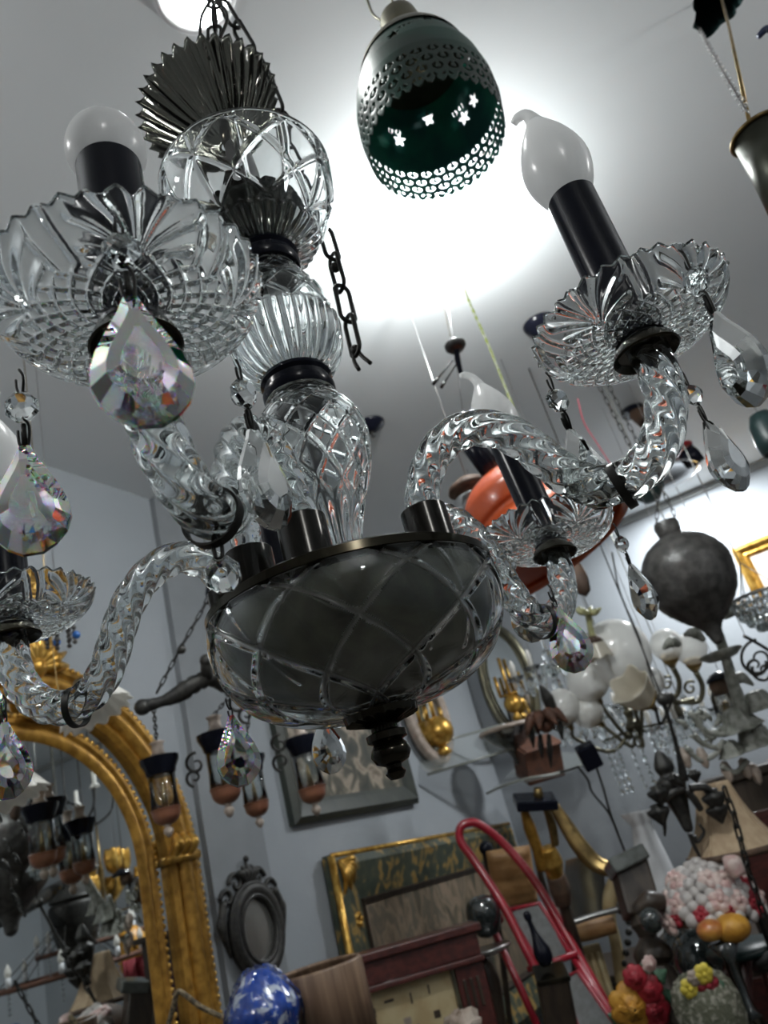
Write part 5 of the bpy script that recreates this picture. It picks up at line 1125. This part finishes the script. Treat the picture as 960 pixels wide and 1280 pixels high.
q2 = pt(330, 1268, 1.72); bv = thing('blue_vase', 'blue and white ceramic vase half wrapped in clear plastic', 'vase', (q2[0], q2[1], TS)); k2 = 1.72 / F
m_ = MB(); m_.lathe(bez([(.0003, TS - q2[2]), (.03, TS - q2[2]), (40 * k2, -20 * k2), (46 * k2, 4 * k2), (36 * k2, 24 * k2), (22 * k2, 42 * k2), (10 * k2, 50 * k2), (.0003, 51 * k2)], 40), 40, q2, caps=False); m_.build('body', 'blue', bv)
m_ = MB(); m_.lathe(bez([(49 * k2, -34 * k2), (49 * k2, 4 * k2), (39 * k2, 26 * k2), (24 * k2, 45 * k2), (11 * k2, 54 * k2)], 30), 60, q2, caps=False, disp=lambda T, S: .003 * np.cos(T * 9 + S * 7) * np.cos(S * 21 + T * 3) + .0015 * np.cos(T * 23 - S * 17)); m_.build('plastic_wrap', thin_glass('clear_plastic', (.95, .96, .97), .08, .1), bv, False)
# tasselled cord by the mirror
m_ = MB(); ptube(m_, [(208, 1290), (216, 1262), (222, 1240), (232, 1244), (250, 1258), (275, 1270), (300, 1282)], 1.85, [3, 3.6, 3, 3.2, 3, 2.8], 8, 60); tag(m_.build('twisted_rope', mat('twisted_rope', (.22, .17, .10), .8, c2=(.06, .05, .035), scale=130, lo=.45, hi=.55)), 'twisted brown rope looped in front of the gilded mirror', 'rope')
# --- glass shelves near the corner
def slab(name, label, c4, d4, th, m, cat='shelf'):
    q4 = np.array([pt(*p, dd) for p, dd in zip(c4, d4)]); n_ = norm(np.cross(q4[1] - q4[0], q4[3] - q4[0])); mb = MB(); mb.add(np.vstack([q4, q4 - n_ * th]), [(0, 1, 2, 3), (7, 6, 5, 4)] + [(i, i + 4, (i + 1) % 4 + 4, (i + 1) % 4) for i in range(4)])
    return mb, q4
edge = mat('glass_edge', (.16, .17, .15), .25)
s1 = thing('glass_shelf', 'clear glass shelf below the oval mirrors carrying a glass bowl', 'shelf', pt(570, 950, 4.0), 'glass wall shelves')
mb, q4 = slab('', '', [(505, 940), (628, 906), (662, 930), (535, 968)], [3.9, 4.3, 4.1, 3.7], .01, 'thin'); mb.build('pane', 'pane', s1, False); m_ = MB(); m_.tube([q4[0], q4[1]], .007, 6); m_.tube([q4[3], q4[2]], .007, 6); m_.build('edge_rail', edge, s1)
m_ = MB(); m_.tube([q4[1], q4[1] + (0, .0, .0) + np.array([0, YB - q4[1][1], 0])], .008, 6); m_.build('wall_pin', 'nickel', s1)
s2_ = thing('glass_shelf', 'lower round edged glass shelf carrying the brown box', 'shelf', pt(680, 990, 4.0), 'glass wall shelves')
P = pts([(608, 992, 3.95), (630, 982, 3.9), (660, 973, 3.9), (700, 966, 3.95), (738, 952, 4.1)], 1); bk = pts([(745, 940, 4.3), (700, 940, 4.35), (650, 955, 4.3)], 1); poly = np.vstack([bez(P, 20), bk]); m_ = MB(); nn = len(poly)
m_.add(np.vstack([poly, poly - (0, 0, .012)]), [tuple(range(nn)), tuple(range(2 * nn - 1, nn - 1, -1))] + [(i, nn + i, nn + (i + 1) % nn, (i + 1) % nn) for i in range(nn)]); m_.build('pane', 'pane', s2_, False); m_ = MB(); m_.tube(bez(P, 24), .006, 6); m_.build('edge_rail', edge, s2_)
q = pt(672, 950, 4.05); bx = MB(); bx.box(q, (.105, .08, .085), norm(ex + .18 * ey - .3 * ew), norm(ew + .3 * ex), norm(ey - .18 * ex)); bx.box(q + ey * .088, (.108, .083, .006), norm(ex + .18 * ey - .3 * ew), norm(ew + .3 * ex), norm(ey - .18 * ex))
tag(bx.build('brown_box', 'rust', None, False, bevel=.004), 'rust brown box standing on the lower glass shelf', 'box')
q = pt(645, 945, 4.05); r_ = thing('glass_bowl', 'clear pointed glass bowl on the shelf below the oval mirror', 'bowl', q); k = 4.05 / F
MB().lathe(np.vstack([bez([(3 * k, -10 * k), (8 * k, 6 * k), (24 * k, 20 * k), (36 * k, 34 * k)], 16), bez([(34 * k, 34 * k), (22 * k, 22 * k), (5 * k, 9 * k)], 12)]), 40, q, norm(np.array([0, 0, 1.])), wrap=True).build('bowl', 'thin_smoke', r_); MB().tube([q + np.array([35 * k * math.cos(t), 35 * k * math.sin(t), 34 * k]) for t in np.linspace(0, 2 * PI, 40, endpoint=False)], .012, 6, closed=True).build('rim', 'stone', r_)
# --- black adaptor with wires
d = 2.9; r_ = thing('black_adaptor', 'black plug adaptor with wires hanging on the right of the glass shelf', 'adaptor', pt(736, 945, d)); c = pt(736, 945, d)
MB().box(c, (.035, .03, .045), norm(ex + .5 * ey), ew, norm(ey - .5 * ex)).build('housing', 'black', r_, False, bevel=.006)
for l in ([(744, 955), (754, 985), (764, 1020), (780, 1062), (785, 1076)], [(724, 958), (700, 966)], [(722, 958), (735, 975), (740, 990), (760, 1015), (772, 1040)]): m_ = MB(); ptube(m_, l, d, 1.5, 6); m_.build('wire', 'iron', r_)
hang(r_, c + ey * .03, .002)

# --- dark sideboard along the back wall, stool, and a clear glass chandelier
zt = pt(760, 1200, 3.75)[2]
sbd = thing('dark_sideboard', 'low dark sideboard against the back wall behind the ladder', 'sideboard', (-.45, 3.95, 0))
MB().box((-.45, 3.97, zt / 2), (1.0, .24, zt / 2)).build('body', 'dark_wood', sbd, False, bevel=.006); MB().box((-.45, 3.96, zt + .014), (1.03, .27, .014)).build('top', 'dark_wood', sbd, False, bevel=.005)
for i in range(4): MB().box((-1.2 + i * .5, 3.722, zt * .55), (.21, .008, zt * .36)).build('door', 'mahogany', sbd, False, bevel=.004)
d = 2.3; st = thing('wooden_stool', 'small stool with red brown legs and a dark seat at the lower right', 'stool', pt(930, 1290, d))
m_ = MB(); c = pt(930, 1186, d); m_.lathe([(.0003, -.012), (.11, -.012), (.115, 0), (.11, .012), (.0003, .014)], 32, c); m_.build('seat', 'dkgreen', st)
for x0_, x1_, dd in ((908, 905, 0), (926, 942, -.05), (950, 975, .03), (935, 938, .1)): m_ = MB(); A_ = pt(x0_, 1190, d + dd); B_ = pt(x1_, 1290, d + dd * 1.5); m_.tube([A_, B_, B_ + (B_ - A_) * 1.4], .011, 10); m_.build('leg', 'mahogany', st)
for (hx_, hy_, d, lb, n_) in ((748, 902, 3.3, 'clear glass arm chandelier with drops hanging below the white globes', 7), (692, 842, 3.5, 'small clear glass chandelier partly hidden behind the coloured crystal drop', 6), (868, 905, 3.2, 'clear glass branch chandelier between the two light bracket and the leaf chandelier', 6)):
    hb = pt(hx_, hy_, d); gc_ = thing('glass_branch_chandelier', lb, 'chandelier', hb)
    MB().lathe(bez([(.0003, -.1), (.016, -.08), (.026, -.05), (.014, -.02), (.04, .01), (.018, .05), (.026, .09), (.008, .13), (.005, .25)], 40), 20, hb, caps=False).build('stem', 'glass', gc_)
    for i in range(n_):
        t = 2 * PI * i / n_ + .3; e_ = np.array([math.cos(t), math.sin(t), 0]); R_ = .17
        MB().tube(bez([hb, hb + e_ * .06 + (0, 0, .05), hb + e_ * .10 - (0, 0, .03), hb + e_ * .15 - (0, 0, .045), hb + e_ * R_ + (0, 0, .01)], 22), .0085, 8).build('arm', 'glass', gc_)
        MB().lathe(np.vstack([[(.006, .0), (.028, .006), (.042, .022)], [(.039, .023), (.024, .01), (.006, .006)]]), 24, hb + e_ * R_ + (0, 0, .01), wrap=True).build('drip_dish', 'thin', gc_)
        MB().lathe([(.0003, .01), (.010, .01), (.010, .06), (.013, .075), (.006, .10), (.0003, .105)], 12, hb + e_ * R_ + (0, 0, .01)).build('candle', 'milk', gc_)
        for s_ in (-1, 1): 
            m_ = MB(); c = hb + e_ * (R_ + .0) + np.array([-e_[1], e_[0], 0]) * .036 * s_ + (0, 0, .02); m_.tube([c, c - (0, 0, .03)], .001, 4); m_.ball(c - (0, 0, .055), .012, 8, (1, .6, 2.0)); m_.build('crystal_drop', 'glass', gc_, False)
    hang(gc_, hb + (0, 0, .24))
# ================================================================== the far side of the shop, seen in the gilded mirror
def mir(px, py, d):
    """room point that shows at (px, py) in the gilded mirror, d beyond the glass"""
    r = ray(px, py); s = (XL + .014) / r[0]; q = CAM + r * s; v = r.copy(); v[0] = -v[0]; return q + v * d
d = 2.75; c = mir(95, 1160, d)
am = thing('dark_amphora', 'dark metal urn lantern seen in the gilded mirror', 'lantern', c); MB().lathe(bez([(.0003, -.33), (.03, -.3), (.045, -.24), (.13, -.03), (.15, .12), (.13, .15), (.145, .17), (.09, .22), (.03, .28), (.0003, .3)], 50), 24, c, caps=False).build('body', 'iron', am); MB().tube([c + (0, 0, .29), (c[0], c[1], CEIL)], .005, 6).build('rod', 'iron', am)
c = mir(10, 1085, 2.35); bm2 = thing('dark_ball_lantern', 'dark round pottery lantern reflected at the left edge of the mirror', 'lantern', c); MB().lathe(bez([(.0003, -.34), (.03, -.32), (.06, -.24), (.2, -.1), (.235, .03), (.17, .17), (.05, .22), (.0003, .22)], 50), 28, c, caps=False).build('body', 'pottery', bm2); MB().tube([c + (0, 0, .21), (c[0], c[1], CEIL)], .006, 6).build('cord', 'iron', bm2)
gc = mir(128, 1110, 3.0); gt = thing('gilt_tulip_chandelier', 'gilt chandelier with tulip cups seen in the gilded mirror', 'chandelier', gc)
for i in range(8):
    a_ = i * PI / 4 + .2; R_ = .26 if i % 2 else .16; q = gc + np.array([R_ * math.cos(a_), R_ * math.sin(a_), .0 if i % 2 else .14])
    MB().lathe(np.vstack([bez([(.012, -.08), (.045, -.05), (.056, .015), (.047, .07)], 12), bez([(.042, .069), (.05, .015), (.038, -.04), (.008, -.065)], 12)]), 30, q, wrap=True, disp=lambda T, S: (.003 * np.cos(T * 5), .004 * np.cos(T * 5))).build('tulip_cup', 'gold2', gt)
    MB().tube(bez([q - (0, 0, .075), q - (0, 0, .15), gc - (0, 0, .16)], 12), .006, 6).build('arm', 'brass', gt)
MB().lathe([(.0003, -.16), (.02, -.14), (.012, -.05), (.02, .1), (.008, .16), (.006, .4), (.0003, .4)], 16, gc).build('stem', 'brass', gt); MB().tube([gc + (0, 0, .39), (gc[0], gc[1], CEIL)], .005, 6).build('rod', 'iron', gt)
for n_, (px, py, d_, R_, lb) in enumerate(((88, 1215, 2.65, .40, 'bronze ring chandelier with candle bulbs seen lowest in the mirror'), (118, 1178, 3.05, .34, 'bronze ring chandelier with candle bulbs seen behind the urn in the mirror'))):
    c = mir(px, py, d_); rc = thing('candle_ring_chandelier', lb, 'chandelier', c)
    MB().tube([c + np.array([R_ * math.cos(t), R_ * math.sin(t), 0]) for t in np.linspace(0, 2 * PI, 48, endpoint=False)], .014, 8, closed=True).build('ring', 'rust', rc)
    for i in range(8):
        t = i * PI / 4; q = c + np.array([R_ * math.cos(t), R_ * math.sin(t), .015]); MB().lathe([(.0003, 0), (.014, 0), (.013, .05), (.0003, .05)], 12, q).build('candle', 'white', rc); MB().lathe(bez([(.0003, .05), (.013, .055), (.017, .075), (.008, .105), (.0003, .12)], 14), 14, q, caps=False).build('bulb', 'milk', rc)
        s_ = MB(); 
        for j in range(5): s_.ball(q - (0, 0, .03 + j * .024), .009, 7)
        s_.tube([q - (0, 0, .012), q - (0, 0, .135)], .0012, 4); s_.build('crystal_string', 'glass', rc, False)
        MB().tube([q - (0, 0, .012), c + (0, 0, .3)], .003, 5).build('chain_rod', 'iron', rc)
    MB().tube([c + (0, 0, .29), (c[0], c[1], CEIL)], .005, 6).build('rod', 'iron', rc)
c = mir(166, 1190, 2.7); ye = thing('yellow_egg_lamp', 'yellow egg shaped lamp seen in the lower right of the mirror', 'lamp', c); MB().ball(c, .10, 18, (1, 1, 1.5)).build('shade', 'gold_petal', ye); MB().tube([c + (0, 0, .14), (c[0], c[1], CEIL)], .003, 6).build('cord', 'iron', ye)
c = mir(60, 1140, 2.5); bmx = MB(); bmx.tube([mir(-60, 1180, 2.3), mir(95, 1100, 3.3)], .045, 12); o_ = bmx.build('dark_pipe', 'iron'); tag(o_, 'dark horizontal pipe crossing the far side of the shop in the mirror', 'pipe')
m_ = MB(); a_ = mir(192, 1275, 2.55); P = [a_ + (0, .12, .28), a_ + (0, -.10, .15)]
n_ = 24; G = np.array([[a_ + np.array([.03 * math.sin(j * 1.3), (j / (n_ - 1) - .5) * .34, (1 - i / 11) * .95 - .6]) for j in range(n_)] for i in range(12)]); m_.grid(G, wrap_v=False)
o_ = m_.build('red_cloth', 'redcloth'); so = o_.modifiers.new('thickness', 'SOLIDIFY'); so.thickness = .006; tag(o_, 'crimson cloth hanging in folds, seen at the right of the mirror', 'cloth')
c = mir(70, 1010, 2.6); wc = thing('wire_chandelier', 'pale wire chandelier with curved arms seen high in the mirror', 'chandelier', c)
for i in range(6):
    t = i * PI / 3; e_ = np.array([math.cos(t), math.sin(t), 0]); MB().tube(bez([c, c + e_ * .15 - (0, 0, .14), c + e_ * .3 - (0, 0, .09), c + e_ * .34 + (0, 0, .04)], 16), .007, 6).build('arm', 'iron', wc); MB().lathe([(.0003, .03), (.03, .03), (.02, .05), (.012, .055), (.012, .12), (.0003, .13)], 12, c + e_ * .34).build('candle', 'milk', wc)
MB().tube([c - (0, 0, .1), (c[0], c[1], CEIL)], .007, 6).build('rod', 'iron', wc)
# ================================================================== lamps that are switched on
lb = on_z(552, 318, CEIL); lb[2] = CEIL
bulb_c = pt(552, 312, 1.93)
bl = thing('ceiling_bulb', 'bare glowing bulb in a white holder on the ceiling below the green lantern', 'light bulb', bulb_c)
MB().ball(bulb_c, .034, 20, (1, 1, 1.1)).build('bulb', 'lamp_on', bl)
MB().lathe([(.0003, .036), (.022, .036), (.024, .06), (.045, .085), (.045, CEIL - bulb_c[2]), (.0003, CEIL - bulb_c[2])], 28, bulb_c).build('lamp_holder', 'white', bl, angle=40)
dc = on_z(243, -8, CEIL)
dl = thing('ceiling_downlight', 'round recessed downlight shining above the dark fluted glass dish', 'downlight', dc)
MB().lathe([(.056, -.002), (.070, -.006), (.072, 0), (.056, .0)], 48, dc, wrap=True).build('trim_ring', 'white', dl)
MB().lathe([(.0003, -.003), (.056, -.003)], 40, dc, caps=False).build('diffuser', 'down_on', dl)
pc = on_z(846, 592, CEIL)
p3 = thing('ceiling_panel_light', 'round panel light glowing on the ceiling by the back wall', 'panel light', pc)
MB().lathe([(.11, -.004), (.125, -.016), (.128, 0), (.11, .0)], 48, pc, wrap=True).build('rim', 'white', p3)
MB().lathe([(.0003, -.008), (.11, -.008)], 40, pc, caps=False).build('diffuser', 'panel_on', p3)

# three bulbs added out of view as fill light, behind and beside the camera
for i, (x, y, z) in enumerate(((1.5, 1.3, 2.55), (-1.15, -.25, 2.58), (1.2, -1.2, 2.6))):
    b_ = thing('ceiling_bulb', ['bare bulb hanging from a white rod beside the right wall', 'bare bulb hanging from a white rod near the left wall beside the camera', 'bare bulb hanging from a white rod in the far front corner'][i], 'light bulb', (x, y, z))
    MB().ball((x, y, z), .045, 20).build('bulb', 'far_on', b_)
    MB().lathe([(.0003, .04), (.024, .04), (.024, .10), (.008, .11), (.008, CEIL - z), (.0003, CEIL - z)], 24, (x, y, z)).build('lamp_holder', 'white', b_, angle=40)
# ================================================================== light, camera, colour
w = bpy.data.worlds.new('World'); bpy.context.scene.world = w; w.use_nodes = True
w.node_tree.nodes['Background'].inputs[0].default_value = (.5, .52, .55, 1); w.node_tree.nodes['Background'].inputs[1].default_value = .05
cd = bpy.data.cameras.new('Camera'); cam = bpy.data.objects.new('Camera', cd); COL.objects.link(cam)
Mc = Matrix(CAM_ROT.tolist()).to_4x4(); Mc.translation = Vector(tuple(CAM)); cam.matrix_world = Mc
cd.sensor_fit = 'HORIZONTAL'; cd.sensor_width = 36; cd.lens = 36.0; cd.clip_start = .01
cd.dof.use_dof = True; cd.dof.focus_distance = .44; cd.dof.aperture_fstop = 18
sc = bpy.context.scene; sc.camera = cam
sc.view_settings.view_transform = 'Standard'; sc.view_settings.look = 'None'; sc.view_settings.gamma = 1; sc.view_settings.exposure = 1.1
sc.view_settings.use_curve_mapping = False
sc.cycles.max_bounces = 16; sc.cycles.transmission_bounces = 14; sc.cycles.glossy_bounces = 6; sc.cycles.diffuse_bounces = 4; sc.cycles.transparent_max_bounces = 24
sc.cycles.sample_clamp_indirect = 6
